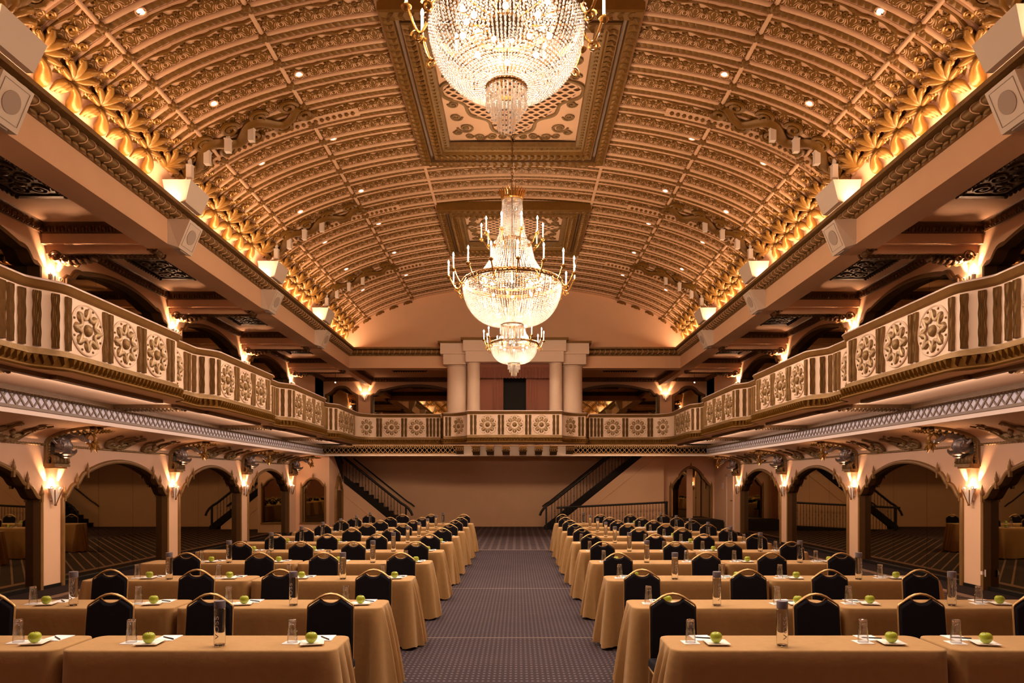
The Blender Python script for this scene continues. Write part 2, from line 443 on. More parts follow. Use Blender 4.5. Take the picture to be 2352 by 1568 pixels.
# ------------------------------------------------------------------ gallery ceilings, main beams, cross beams
def gallery(sx, sd):
    global n
    m = MB(); a, b = sorted((sx*8.45, sx*6.3)); m.box(a,b,YR,YF,CEIL,CEIL+.15)
    struct(m, 'ceiling_%s' % sd, CREAM, 'flat peach gallery ceiling over the %s balcony' % sd, 0)
    # main beam
    m = MB(); a, b = sorted((sx*BX, sx*6.40)); m.box(a,b,YR,YB+.5,5.97,6.62)
    a, b = sorted((sx*6.16, sx*6.40)); m.box(a,b,YB+.5,YF,6.03,6.45)
    struct(m, 'trim_%d' % (n:=n+1), CREAM, 'long plain plaster beam over the %s balcony' % sd, 0)
    # cross beams at each pier with scroll bracket under
    for i, p in enumerate(PIER[2:]):
        m = MB()
        a, b = sorted((sx*8.2, sx*6.40)); m.box(a,b,p-.27,p+.27,6.03,CEIL)
        a, b = sorted((sx*8.2, sx*6.34)); m.box(a,b,p-.14,p+.14,5.90,6.03)
        o = struct(m, 'trim_%d' % (n:=n+1), CREAM, 'plaster cross beam with gilded bracket over %s pier' % sd, 0)
        g = MB()
        # rope of leaves under the bracket
        for x in np.arange(6.30, 8.1, 0.085):
            g.ball((sx*x, p, 5.885), 0.05, 6, 4, s=(0.95,2.2,0.55))
        # scroll ends
        for (xc, zc, r0) in ((6.31,5.95,.09),(8.02,5.84,.11),(7.86,5.80,.07)):
            t = np.linspace(0, 2.6*PI, 26); r = r0*(1-t/(3.1*PI))
            for yo in (-.155,.155):
                g.tube(np.stack([sx*(xc+r*np.cos(t)), np.full_like(t,p+yo), zc+r*np.sin(t)],-1), 0.022, 5)
            g.ball((sx*xc,p,zc), r0*.9, 8, 6, s=(1,1.6,1))
        for x in np.arange(7.45, 8.15, 0.1):
            g.ball((sx*x, p, 5.84-.05*math.sin((x-7.45)*4.4)), 0.06, 6, 4, s=(0.9,2.0,0.8))
        g.build('bracket_leaf', DKGOLD, o)
    # egg and dart cornice round each coffer, and a carved vent panel
    for i in range(2, 7):
        y0 = PIER[i]+.27; y1 = (PIER[i+1]-.27) if i < 6 else YF-.02
        if i == 6: y1 = YF-.02
        m = MB()
        def egg(x0,y0_,x1,y1_, nx, ny):
            L = math.hypot(x1-x0, y1_-y0_); k = int(L/0.115); dx,dy = (x1-x0)/L,(y1_-y0_)/L
            m.add([(x0,y0_,6.345),(x1,y1_,6.345),(x1+nx*.07,y1_+ny*.07,6.345),(x0+nx*.07,y0_+ny*.07,6.345)],[(0,1,2,3)])
            P=[(x0,y0_),(x1,y1_)]
            G=[[(px+nx*o,py+ny*o,z) for o,z in ((.0,6.20),(.03,6.205),(.035,6.23),(.07,6.30),(.10,6.34),(.13,6.36))] for px,py in P]
            m.grid(G)
            for j in range(k):
                cx,cy = x0+dx*(j+.5)*L/k, y0_+dy*(j+.5)*L/k
                m.ball((cx+nx*.055,cy+ny*.055,6.265), .05, 6, 5, s=(.75 if dx else .9,.75 if dy else .9,1.15))
                cx,cy = x0+dx*j*L/k, y0_+dy*j*L/k
                m.box(cx+nx*.06-.014,cx+nx*.06+.014,cy+ny*.06-.014,cy+ny*.06+.014,6.215,6.33)
        A, B = sx*8.195, sx*6.405
        egg(A,y0,A,y1,-sx,0); egg(A,y0,B,y0,0,1); egg(A,y1,B,y1,0,-1); egg(B,y0,B,y1,sx,0)
        struct(m, 'trim_%d' % (n:=n+1), DKGOLD, 'gilded egg and dart cornice round %s gallery ceiling bay' % sd)
gallery(-1,'left'); gallery(1,'right')

# carved vents in the gallery ceilings
def make_vent():
    t = thing('ceiling_vent', '', 'vent', (0,0,0))
    m = MB()
    for a,b,c,d in ((-.42,.42,-.68,-.60),(-.42,.42,.60,.68),(-.42,-.34,-.6,.6),(.34,.42,-.6,.6)):
        m.box(a,b,c,d,-.045,0)
    for k in range(14):
        for sgn in (-1,1):
            m.ball((sgn*.38,-.62+k*.0954,-.045),.035,6,4); 
    m.build('frame', CARVED, t)
    m = MB(); m.box(-.34,.34,-.6,.6,-.02,0)
    th = np.linspace(0,2*PI*1.6,40)
    for cx,cy,sg in ((-.15,-.36,1),(.15,-.36,-1),(-.15,.36,1),(.15,.36,-1),(-.15,0,1),(.15,0,-1)):
        r = .15*(1-th/(2*PI*1.9))
        m.tube(np.stack([cx+sg*r*np.cos(th),cy+r*np.sin(th),np.full_like(th,-.03)],-1),.022,5)
    for cy in (-.18,.18): m.ball((0,cy,-.03),.08,10,6,s=(1,1,.5))
    m.build('carved_panel', CARVED, t)
    return t
vent0 = make_vent(); first = True
ordn = ['first','second','third','fourth','fifth','sixth','seventh','eighth','ninth','tenth']
for sx, sd in ((-1,'left'),(1,'right')):
    for i, c in enumerate(BAYS):
        lab = 'dark carved vent panel in %s gallery ceiling, %s bay from the front' % (sd, ordn[i])
        if first: vent0.location = (sx*7.32,c,CEIL); vent0['label']=lab; vent0['group']='carved ceiling vents'; first=False
        else: dup(vent0,(sx*7.32,c,CEIL),0,lab,'carved ceiling vents')
for sx, sd in ((-1,'left'),(1,'right')):
    dup(vent0,(sx*4.2,26.9,CEIL),PI/2,'dark carved vent panel in far gallery ceiling, %s of the columns' % sd,'carved ceiling vents')

# ------------------------------------------------------------------ far beam, lunette, far gallery
for sx, sd in ((-1,'left'),(1,'right')):
    m = MB(); a,b = sorted((sx*BX, sx*2.2)); m.box(a,b,YB,YB+.5,5.97,6.62)
    struct(m, 'trim_%d' % (n:=n+1), CREAM, 'plain far beam %s of the white columns' % sd, 0)
m = MB()
tt = np.linspace(-PI/2, PI/2, 61)
top = [(VA*math.sin(t), YB+.15, VZ+VBH*math.cos(t)) for t in tt]
for a,b in zip(top[:-1], top[1:]):
    m.quad((a[0],a[1],6.45),(b[0],b[1],6.45),b,a)
struct(m, 'wall_far_upper', CREAM, 'plain peach lunette wall under the end of the vault', 0)
m = MB(); m.box(-6.4,6.4,YB+.4,YF,CEIL,CEIL+.2); struct(m, 'ceiling_gallery_far', CREAM, 'flat gallery ceiling behind the far beam', 0)
for sx, sd in ((-1,'left'),(1,'right')):
    m = MB()
    def eggx(x0,y0_,x1,y1_,nx,ny):
        L = math.hypot(x1-x0,y1_-y0_); k=int(L/0.115); dx,dy=(x1-x0)/L,(y1_-y0_)/L
        m.grid([[(px+nx*o,py+ny*o,z) for o,z in ((.0,6.18),(.03,6.19),(.035,6.22),(.07,6.30),(.10,6.34),(.13,6.36))] for px,py in ((x0,y0_),(x1,y1_))])
        for j in range(k):
            cx,cy = x0+dx*(j+.5)*L/k, y0_+dy*(j+.5)*L/k
            m.ball((cx+nx*.055,cy+ny*.055,6.26),.05,6,5,s=(.8,.8,1.2))
    a, b = sx*6.14, sx*2.4
    eggx(a,YF-.01,b,YF-.01,0,-1); eggx(a,YB+.52,a,YF-.01,-sx,0); eggx(a,YB+.52,b,YB+.52,0,1)
    struct(m, 'trim_%d' % (n:=n+1), DKGOLD, 'gilded cornice of far gallery ceiling, %s half' % sd)

# far upper wall with arch openings (big arches x +-4.25 hw 1.75, corner arches +-7.45 hw .62)
FUP = up_outline(1.86); FCO = [(-.62,5.62),(-.50,5.65),(-.38,5.72),(-.26,5.86),(-.14,5.92),(0,5.93),(.14,5.92),(.26,5.86),(.38,5.72),(.50,5.65),(.62,5.62)]
m = MB()
ops = [(-4.22,FUP,1.87),(4.22,FUP,1.87),(-7.42,FCO,.62),(7.42,FCO,.62)]
xs = sorted(set([-8.2,8.2]+[round(c+a,4) for c,o,_ in ops for a,_ in o]))
for a,b in zip(xs[:-1],xs[1:]):
    mid=(a+b)/2; op = next((o for o in ops if abs(mid-o[0])<o[2]),None)
    za = heights(op[1],a-op[0]) if op else 3.3; zb = heights(op[1],b-op[0]) if op else 3.3
    m.quad((a,YF,za),(b,YF,zb),(b,YF,CEIL+.05),(a,YF,CEIL+.05))
struct(m,'wall_gallery_far',CREAM,'peach back wall of the far gallery above the parapet',0)

# lower far walls
m = MB(); m.add([(-8.2,YF,0),(8.2,YF,0),(8.2,YF,2.96),(-8.2,YF,2.96)],[(0,1,2,3)])
struct(m,'wall_far',CREAM,'plain peach far wall between the two staircases',0)
m = MB(); m.box(-6.9,6.0,YF-.03,YF,0,.14); struct(m,'baseboard_far',CREAM,'low skirting along the far wall')
# left corner block: facing wall y=25.6 x -8.2..-6.96, return wall x=-6.96 to y=27.5
GR = [(a*.30/1.0,b) for a,b in ((-1,1.60),(-.8,1.64),(-.62,1.74),(-.5,1.78),(-.4,1.90),(-.2,2.02),(0,2.05),(.2,2.02),(.4,1.90),(.5,1.78),(.62,1.74),(.8,1.64),(1,1.60))]
m = MB()
SM = [(-.42,1.72),(-.36,1.74),(-.30,1.82),(-.22,1.92),(-.10,1.99),(0,2.0),(.10,1.99),(.22,1.92),(.30,1.82),(.36,1.74),(.42,1.72)]
xs = sorted(set([-8.2,-6.96]+[round(-7.56+a,4) for a,_ in SM]))
for a,b in zip(xs[:-1],xs[1:]):
    mid=(a+b)/2; op = abs(mid+7.56)<.42
    m.quad((a,25.6,heights(SM,a+7.56) if op else 0),(b,25.6,heights(SM,b+7.56) if op else 0),(b,25.6,2.95),(a,25.6,2.95))
    if op: m.quad((a,25.6,0),(b,25.6,0),(b,25.6,.38),(a,25.6,.38))
# return wall, top cut by the upper stair flight
m.add([(-6.96,25.6,0),(-6.96,27.5,0),(-6.96,27.5,2.02),(-6.96,26.2,2.95),(-6.96,25.6,2.95)],[(0,1,2,3,4)])
struct(m,'wall_left_corner',CREAM,'peach corner wall beside the left staircase',0)
# right corner: facing wall y=28.1, x 6.0..8.2 with mirror opening, end face x=6.0
RM = [(-.80,1.74),(-.72,1.76),(-.60,1.92),(-.52,2.03),(-.46,2.06),(-.36,2.26),(-.26,2.36),(-.12,2.46),(0,2.49),(.12,2.46),(.26,2.36),(.36,2.26),(.46,2.06),(.52,2.03),(.60,1.92),(.72,1.76),(.80,1.74)]
m = MB(); RC = 7.24
xs = sorted(set([6.0,8.2]+[round(RC+a,4) for a,_ in RM]))
for a,b in zip(xs[:-1],xs[1:]):
    mid=(a+b)/2; op = abs(mid-RC)<.80
    m.quad((a,28.1,heights(RM,a-RC) if op else 0),(b,28.1,heights(RM,b-RC) if op else 0),(b,28.1,2.95),(a,28.1,2.95))
    if op: m.quad((a,28.1,0),(b,28.1,0),(b,28.1,.42),(a,28.1,.42))
m.quad((6.0,27.5,0),(6.0,28.1,0),(6.0,28.1,2.95),(6.0,27.5,2.95))
struct(m,'wall_right_corner',CREAM,'peach recessed wall at the far right corner',0)

# ------------------------------------------------------------------ mirrors in gilded arches
def sweep_frame(m, path, prof, mi):
    """path [(u,z)], prof [(off,x)] ; local: (x,u,z)"""
    P = np.array(path); T = np.gradient(P, axis=0); T /= np.linalg.norm(T,axis=1,keepdims=True)
    N = np.stack([-T[:,1], T[:,0]],-1)
    G = np.array([[(x, P[i,0]+N[i,0]*o, P[i,1]+N[i,1]*o) for o,x in prof] for i in range(len(P))])
    m.grid(G, mi)
def arch_path(out, z0):
    o = list(out); zs = np.linspace(z0, o[0][1], 5)[:-1]
    return [(o[0][0],z) for z in zs] + o + [(o[-1][0],z) for z in zs[::-1]]
def finial(m, c, s=1.0):
    x,y,z = c
    m.box(x-.02,x+.028,y-.022*s,y+.022*s,z-.10*s,z+.02*s)
    m.lathe([(.0,-.02),(.030,-.0),(.036,.03),(.030,.07),(.018,.10),(.020,.115),(.010,.15),(.0,.19)],8,(x+.01,y,z+.02)) if s==1 else m.lathe([(r*s,h*s) for r,h in ((.0,-.02),(.030,-.0),(.036,.03),(.030,.07),(.018,.10),(.020,.115),(.010,.15),(.0,.19))],8,(x+.01,y,z+.02))
def make_low_mirror():
    t = thing('arched_mirror','','mirror')
    m = MB(); p = arch_path(LOW,0.0)
    sweep_frame(m,p,[(0,-.10),(0,.035)],0)
    sweep_frame(m,p,[(.0,.035),(.025,.048),(.055,.045),(.075,.03),(.08,0)],1)
    m.build('frame',[BROWN,TRIMG],t,50)
    for d,z in ((1.175,2.06),(1.49,1.86),(1.84,1.63)):
        for sg in (-1,1):
            g = MB(); finial(g,(.03,sg*d,z)); g.build('finial',TRIMG,t)
    for k in range(3):
        a = -1.83+k*1.22; g = MB(); g.box(-.115,-.10,a+.003,a+1.217,0.0,2.32); g.build('mirror_panel',MIRR,t,0)
    return t
def make_up_mirror(out, hw, npan):
    t = thing('gallery_mirror','','mirror')
    m = MB(); p = arch_path(out,3.37)
    sweep_frame(m,p,[(0,-.16),(0,.06)],0); sweep_frame(m,p,[(0,.06),(.05,.06),(.055,.03),(.09,.03),(.095,0)],0)
    m.build('frame',[BROWN],t,50)
    w = 2*hw/npan
    for k in range(npan):
        a = -hw+k*w; g = MB(); g.box(-.175,-.16,a+.003,a+w-.003,3.37,6.05); g.build('mirror_panel',MIRR,t,0)
    return t
lm = make_low_mirror(); um = make_up_mirror(UP,1.80,3); first=True
SIDES = ((-1,'left',0.0),(1,'right',PI))
for sx,sd,rz in SIDES:
    for i,c in enumerate(BAYS):
        la = 'tall smoked mirror in scalloped arch, %s from the front, %s ground floor wall' % (ordn[i],sd)
        lb = 'dark mirror in low brown arch above %s balcony parapet, %s from the front' % (sd,ordn[i])
        if first:
            lm.location=(sx*WX,c,0); lm['label']=la; lm['group']='ground floor arch mirrors'
            um.location=(sx*WX,c,0); um['label']=lb; um['group']='gallery arch mirrors'; first=False
        else:
            dup(lm,(sx*WX,c,0),rz,la,'ground floor arch mirrors'); dup(um,(sx*WX,c,0),rz,lb,'gallery arch mirrors')
fm = make_up_mirror(FUP,1.9,3); fm['label']='wide dark arched mirror on far gallery wall left of white columns'; fm['group']='far gallery mirrors'
fm.location=(-4.22,YF,0); fm.rotation_euler=(0,0,-PI/2)
dup(fm,(4.22,YF,0),-PI/2,'wide dark arched mirror on far gallery wall right of white columns','far gallery mirrors')
cm = make_up_mirror(FCO,.66,1); cm['label']='narrow dark arched mirror in far left corner of gallery'; cm['group']='corner gallery mirrors'
cm.location=(-7.42,YF,0); cm.rotation_euler=(0,0,-PI/2)
dup(cm,(7.42,YF,0),-PI/2,'narrow dark arched mirror in far right corner of gallery','corner gallery mirrors')
def niche_mirror(name,label,out,z0,loc,rz,fin,w=.07,split=None):
    t = thing(name,label,'mirror',loc,rz)
    m = MB(); p = arch_path(out,z0)
    sweep_frame(m,p,[(0,-.10),(0,.03)],0); sweep_frame(m,p,[(.0,.03),(w*.35,.045),(w*.8,.035),(w,0)],0)
    hw = out[-1][0]; m.box(-.1,.04,-hw-w,hw+w,z0-.06,z0)
    m.build('frame',TRIMG,t,50)
    for d,z in fin:
        g=MB(); finial(g,(.03,d,z),.8); g.build('finial',TRIMG,t)
    if split:
        for a,b in split:
            g=MB(); g.box(-.115,-.10,a,b,z0,max(q for _,q in out)+.02); g.build('mirror_panel',MIRR,t,0)
    else:
        g=MB(); g.box(-.115,-.10,-hw,hw,z0,max(q for _,q in out)+.02); g.build('mirror_panel',MIRR,t,0)
    return t
niche_mirror('niche_mirror','small gold-framed cusped mirror on corner wall left of left staircase',SM,.38,(-7.56,25.6,0),-PI/2,[(-.45,1.74),(0,2.08),(.45,1.74)])
nt_ = niche_mirror('niche_mirror','gold-framed cusped mirror with pale centre post in far right corner',RM,.42,(RC,28.1,0),-PI/2,[(-.84,1.76),(-.5,2.10),(0,2.56),(.5,2.10),(.84,1.76)],.09,[(-.80,-.16),(.09,.80)])
g = MB(); g.box(-.11,-.07,-.16,.09,.42,2.45); g.build('centre_post',CREAM,nt_,0,label='pale plaster centre post')

# grille on the return wall (x=-6.96 facing +x)
gt = thing('arched_grille','dark louvred grille in gold cusped arch on wall beside left stairs','grille',(-6.96,26.85,0),0)
m = MB(); GR2=[(a*1.35,b) for a,b in GR]; p=arch_path(GR2,.1)
sweep_frame(m,p,[(0,0),(0,.09)],0); sweep_frame(m,p,[(0,.09),(.05,.10),(.10,.07),(.11,0)],0)
m.build('frame',TRIMG,gt,50)
m=MB()
for z in np.arange(.12,1.55,.045): m.box(.012,.04,-.39,.39,z,z+.022)
m.box(.005,.012,-.39,.39,.1,1.58); m.box(.04,.05,-.012,.012,.1,1.58); m.build('louvres',BROWN,gt,0)
m=MB(); m.prism([(a*.97,b-.02) for a,b in GR2][::-1]+[(-.39,1.58),(.39,1.58)],lambda u,v,h:(h,u,v),.005,.02)
m.build('spandrel_panel',CREAM,gt,0)
for d,z in ((-.44,1.64),(-.27,1.80),(0,2.12),(.27,1.80),(.44,1.64)):
    g=MB(); finial(g,(.05,d,z),.9); g.build('finial',TRIMG,gt)
# ------------------------------------------------------------------ vaulted ceiling
Y0V = -2.0
BP = 4.28/7                                  # rib spacing
ribY = [PIER[0]-.30 + BP*k for k in range(-2, 60)]
ribY = [y for y in ribY if Y0V < y < YB+.1]
# coffers: (y0,y1) outer, half width 1.92
COF = [(4.0,7.4),(9.75,14.55),(16.9,20.3)]
CHW = 1.92
m = MB()
S = np.linspace(-S_MAX,S_MAX,121); Yv=[Y0V,YB+.16]
m.grid([[p for p in vault(S,y,0.0)] for y in Yv])
vaultob = struct(m,'ceiling',VCREAM,'peach barrel vault covered in gilded scrollwork',80)

def in_coffer(s,y,pad=0.0):
    x = float(np.interp(np.interp(abs(s),_s,_t),_t,_ex)) if False else abs(VA*math.sin(np.interp(s,_s,_t)))
    return x < CHW+pad and any(a-pad<y<b+pad for a,b in COF)
def s_runs(y, pad):
    """s intervals at this y outside the coffers"""
    lo = s_of_x(5.95)
    if any(a-pad<y<b+pad for a,b in COF):
        c = s_of_x(CHW+pad*.5); return [(-lo,-c),(c,lo)]
    return [(-lo,lo)]
# transverse ribs: thick cream torus, thin cream fillet
m = MB(); gl = MB()
leafV = np.array([(-.5,0,0),(0,-.42,.0),(.5,0,0),(0,.42,0),(0,0,.55),(.28,0,.35)])
leafF = np.array([(0,1,4),(1,5,4),(1,2,5),(2,3,5),(3,4,5),(3,0,4)])
for y in ribY:
    for a,b in s_runs(y,0.02):
        s = np.linspace(a,b,max(8,int((b-a)/.2)))
        P = vault(s,y,0.012); U = vault(s,y,1.0)-vault(s,y,0.0)
        m.tube(P,.036,7,caps=False,up=U,flat=(1.0,1))
        P = vault(s,y+.205,0.010)
        m.tube(P,.02,4,caps=False,up=U)
        # leaf strip between
        n_ = int((b-a)/.10); sc = a+(np.arange(n_)+.5)*(b-a)/n_
        Q = vault(sc,y+.120,0.008); Uq = vault(sc,y,1.0)-vault(sc,y,0.0)
        Tq = vault(sc+.01,y,0)-vault(sc-.01,y,0); Tq/=np.linalg.norm(Tq,axis=1,keepdims=True)
        W = np.zeros((n_,4,4)); W[:,3,3]=1
        Yd = np.array([0,1.0,0])
        d1 = Tq*.8+Yd*.6*np.where(np.arange(n_)%2,1,-1)[:,None]*.0+Yd*.45; d1/=np.linalg.norm(d1,axis=1,keepdims=True)
        d2 = np.cross(Uq,d1)
        W[:,:3,0]=d1*.17; W[:,:3,1]=d2*.14; W[:,:3,2]=Uq*.05; W[:,:3,3]=Q
        gl.scatter(leafV,leafF,W)
# longitudinal ribs
SR = [s_of_x(v) for v in (1.93,3.65,5.30)]
for sr in SR+[-v for v in SR]:
    for w,h in ((.035,.03),):
        ys = [Y0V,YB+.1]
        P = vault(np.full(2,sr),0,0.01); P[:,1]=ys
        U = vault(np.full(2,sr),0,1.0)-vault(np.full(2,sr),0,0.0)
        m.tube(P,.036,6,caps=False,up=U)
m.build('rib',VCREAM,vaultob,60)
gl.build('leaf_strip',GOLD,vaultob,50)
# bosses at rib crossings
m = MB()
for y in ribY:
    for sr in SR[1:]+[-v for v in SR[1:]]:
        P = vault(np.array([sr]),y+.03,.03)[0]; U=(vault(np.array([sr]),y,1)-vault(np.array([sr]),y,0))[0]
        b = MB(); b.ball((0,0,0),.085,8,6,s=(1,1,.6))
        for k in range(6):
            b.ball((.062*math.cos(k*PI/3),.062*math.sin(k*PI/3),.015),.034,6,4)
        rot = Vector((0,0,1)).rotation_difference(Vector(U)).to_matrix().to_4x4()
        m.merge(b,np.array(Matrix.Translation(P)@rot))
m.build('boss',GOLD,vaultob,50)

# scrollwork cell: gilded plate with pointed shields, wave ribbon, cream crescents between the leaves
CW, CHh = .63, .37
cells = {0:[[],[]],1:[[],[]]}     # material -> V list, F list
cnt = {0:0,1:0}
def cadd(mi,U,V,H,F):
    cells[mi][0].append(np.stack([U,V,H],-1)); cells[mi][1].append(np.asarray(F)+cnt[mi]); cnt[mi]+=len(U)
def rb(pts,w,mi=0,h0=0.0,h1=.022):
    P=np.array(pts,float); w=np.full(len(P),w,float) if np.isscalar(w) else np.array(w,float)
    T=np.gradient(P,axis=0); T/=np.linalg.norm(T,axis=1,keepdims=True); N=np.stack([-T[:,1],T[:,0]],-1)
    k=len(P); U=[];V=[];H=[]
    for o,h in ((-.5,h0),(-.28,h1),(.28,h1),(.5,h0)):
        Q=P+N*(w*o)[:,None]; U.append(Q[:,0]); V.append(Q[:,1]); H.append(np.full(k,h))
    i=np.arange(k-1); F=np.concatenate([np.stack([j*k+i,(j+1)*k+i,(j+1)*k+i+1,j*k+i+1],-1) for j in range(3)])
    cadd(mi,np.concatenate(U),np.concatenate(V),np.concatenate(H),F)
def disc(cx,cy,r,mi,h,k=10):
    a=np.arange(k)*2*PI/k
    U=np.concatenate([cx+r*np.cos(a),cx+.6*r*np.cos(a)]); V=np.concatenate([cy+r*np.sin(a),cy+.6*r*np.sin(a)]); H=np.concatenate([np.zeros(k),np.full(k,h)])
    i=np.arange(k); F=np.stack([i,(i+1)%k,k+(i+1)%k,k+i],-1); cadd(mi,U,V,H,F)
    j=np.arange(1,k-1,2); cadd(mi,cx+.6*r*np.cos(a),cy+.6*r*np.sin(a),np.full(k,h),np.stack([0*j,j,j+1,(j+2)%k],-1))
def arc(cx,cy,r,a0,a1,k=9):
    a=np.linspace(a0,a1,k); return np.stack([cx+r*np.cos(a),cy+r*np.sin(a)],-1)
# wave ribbon with little curls
u=np.linspace(0,CW,25)
rb(np.stack([u,.318+.026*np.sin(u/CW*2*PI)],-1),.050+.012*np.sin(u/CW*4*PI),0,.0,.028)
for q in (.10,.42):
    rb(arc(q,.285,.030,.6*PI,-1.0*PI,10),np.linspace(.030,.016,10)); rb(arc(q+.19,.350,.026,-.6*PI,.9*PI,10),np.linspace(.026,.012,10))
HALF=CW/2
prof_=[(0,.135),(.020,.15),(.038,.185),(.052,.215),(.070,.222),(.084,.210),(.098,.215),(.118,.235),(.136,.262),(.150,.292),(.1575,.300)]
prof_=prof_+[(HALF-a_,b_) for a_,b_ in prof_[:-1][::-1]]
for base in (0,HALF):
    P=np.array(prof_); k=len(P)
    # plate as strips of quads (outer edge bevelled)
    U=np.concatenate([base+P[:,0]]*4); V=np.concatenate([np.full(k,.0),np.full(k,.012),P[:,1]-.012,P[:,1]]); H=np.concatenate([np.zeros(k),np.full(k,.016),np.full(k,.016),np.zeros(k)])
    i=np.arange(k-1); F=np.concatenate([np.stack([j*k+i,j*k+i+1,(j+1)*k+i+1,(j+1)*k+i],-1) for j in range(3)]); cadd(0,U,V,H,F)
    # curl knob in the valley, cream ring in it
    for sx_ in (0,HALF):
        s_=1 if sx_==0 else -1
        rb(arc(base+sx_+s_*.004,.205,.026,-.5*PI,1.1*PI if s_>0 else -2.1*PI,12),np.linspace(.030,.020,12),0,0,.026)
    for s_,o in ((1,base),(-1,base+HALF)):
        def mm(p): p=np.array(p,float); return np.stack([o+s_*p[:,0],p[:,1]],-1)
        w=np.sin(np.linspace(.12,PI-.12,9))
        rb(mm(arc(.0,.075,.040,-.45*PI,.46*PI)),.020*w+.002,1,.0165,.019)
        rb(mm(arc(-.012,.062,.082,-.25*PI,.36*PI)),.015*w+.002,1,.0165,.019)
        rb(mm(arc(.165,.150,.050,.62*PI,1.25*PI)),.012*w+.002,1,.0165,.019)
        rb(mm(arc(.118,.045,.034,.95*PI,1.75*PI)),.012*w+.002,1,.0165,.019)
        rb(mm(arc(-.02,.03,.135,.02*PI,.30*PI)),.009*w+.002,1,.0165,.019)
        rb(mm(arc(.075,.185,.018,.1*PI,1.3*PI)),.009*w+.002,1,.0165,.019)
    disc(base+HALF/2,.232,.011,1,.019,8); disc(base+HALF/2,.05,.012,1,.019,8)
cellV={k:np.concatenate(cells[k][0]) for k in cells}; cellF={k:np.concatenate(cells[k][1]) for k in cells}
m = MB()
panels=[]
pan_edges=[-SR[2],-SR[1],-SR[0],0.0,SR[0],SR[1],SR[2]]
for a,b in zip(pan_edges[:-1],pan_edges[1:]): panels.append((a+.04,b-.04,3))
panels.append((SR[2]+.04,SR[2]+.62,1)); panels.append((-SR[2]-.62,-SR[2]-.04,1))
for y in ribY:
    if y+.61>YB+.12: continue
    for a,b,nc in panels:
        mid=(a+b)/2
        if abs(mid)<SR[0] and any(y+.5>c0-.05 and y+.1<c1+.05 for c0,c1 in COF): continue
        w=(b-a)/nc
        for c in range(nc):
            for mi in (0,1):
                Q=cellV[mi]
                m.add(vault(a+c*w+Q[:,0]/CW*w,y+BP-.045-Q[:,1]*(BP-.275)/.345,Q[:,2]+.002),cellF[mi],mi)
m.build('scrollwork',[GOLD,VCREAM],vaultob,30)

# acanthus and curled leaves at the springing -------------------------------
def leafset(low=True):
    """returns MB in (sigma up from springing, y, h)"""
    b = MB()
    k=12; t=np.linspace(0,1,k)
    def curve(pts,kk=k):
        p=np.array(pts,float); tt=np.linspace(0,1,len(p)); ti=np.linspace(0,1,kk)
        q=np.stack([np.interp(ti,tt,p[:,i]) for i in range(3)],-1)
        for _ in range(2): q[1:-1]=(q[:-2]+2*q[1:-1]+q[2:])/4
        return q
    def tb(pts,r,n=7,kk=k,flat=None): 
        r=np.interp(np.linspace(0,1,kk),np.linspace(0,1,len(r)),r); b.tube(curve(pts,kk),r,n,flat=flat)
    def comma(s0,y0,sc):
        def q(p): return [(s0+a*sc,y0+c*sc,h*sc+.01) for a,c,h in p]
        # fat hanging leaf end
        tb(q([(.30,-.02,.07),(.31,.06,.10),(.27,.14,.12),(.18,.20,.12),(.06,.225,.10),(-.01,.22,.07)]),[.03*sc,.045*sc,.062*sc,.085*sc,.085*sc,.03*sc],9,14)
        for e,l in ((.0,1.0),(.05,.85),(.10,.65)):
            tb(q([(.30,.0+e,.08),(.29,-.06+e,.11),(.22,-.11+e*1.1,.11),(.22-.16*l,-.125+e*1.2,.08)]),[.022*sc,.040*sc,.046*sc,.020*sc],7)
        tb(q([(.17,.245,.13),(.05,.275,.10),(.0,.27,.05)]),[.012*sc,.03*sc,.01*sc],5)
    if low: comma(.13,-.06,1.0); comma(-.10,.07,.72); comma(-.04,-.22,.5)
    # acanthus with curled lobes
    for ang,L,c in ((-1.25,.22,-1),(-.72,.30,-1),(-.20,.36,-1),(.22,.36,1),(.70,.33,1),(1.25,.24,1)):
        s0,y0=.47,-.0; ca,sa=math.cos(ang),math.sin(ang)*.9
        tb([(s0,y0,.02),(s0+L*.4*ca,y0+L*.4*sa,.06),(s0+L*.8*ca,y0+L*.8*sa+.01*c,.09),(s0+L*ca,y0+L*sa+.045*c,.085)],[.035,.060,.055,.035],8)
        th=np.linspace(0,1.5*2*PI,14); r=.052*(1-th/(2.0*2*PI)); ax,ay=s0+L*ca-.03,y0+L*sa+.03*c
        b.tube(np.stack([ax+r*np.cos(th),ay+c*r*np.sin(th),.085+.02*th/(3*PI)],-1),.019*np.ones(14),5)
    for (ss,yy,rr) in ((.93,-.2,.06),(.98,.08,.075),(.84,.24,.06),(.74,-.26,.05)):
        th=np.linspace(0,1.5*2*PI,14); r=rr*(1-th/(1.9*2*PI))
        b.tube(np.stack([ss+r*np.cos(th),yy+r*np.sin(th),np.full(14,.035)],-1),.022*np.ones(14),5)
    return b
LSETS = [leafset(True).arrays(),leafset(False).arrays()]
m = MB(); S0 = s_of_x(6.155)
for sx in (-1,1):
    for y in ribY:
        if y+.61>YB+.12: continue
        LV,LFs,LMs = LSETS[1 if any(abs(y+.33-q)<.60 for q in SPY) else 0]
        s = sx*(S0-LV[:,0]*1.0)
        W = vault(s,0,LV[:,2]); W[:,1]=y+.33+LV[:,1]*1.15
        for Fq,Mq in zip(LFs,LMs):
            pass
        o=m.n; m.V.append(W); m.n+=len(W)
        for Fq,Mq in zip(LFs,LMs): m.F.append(Fq+o); m.M.append(Mq)
m.build('acanthus_leaf',GOLDB,vaultob,60)
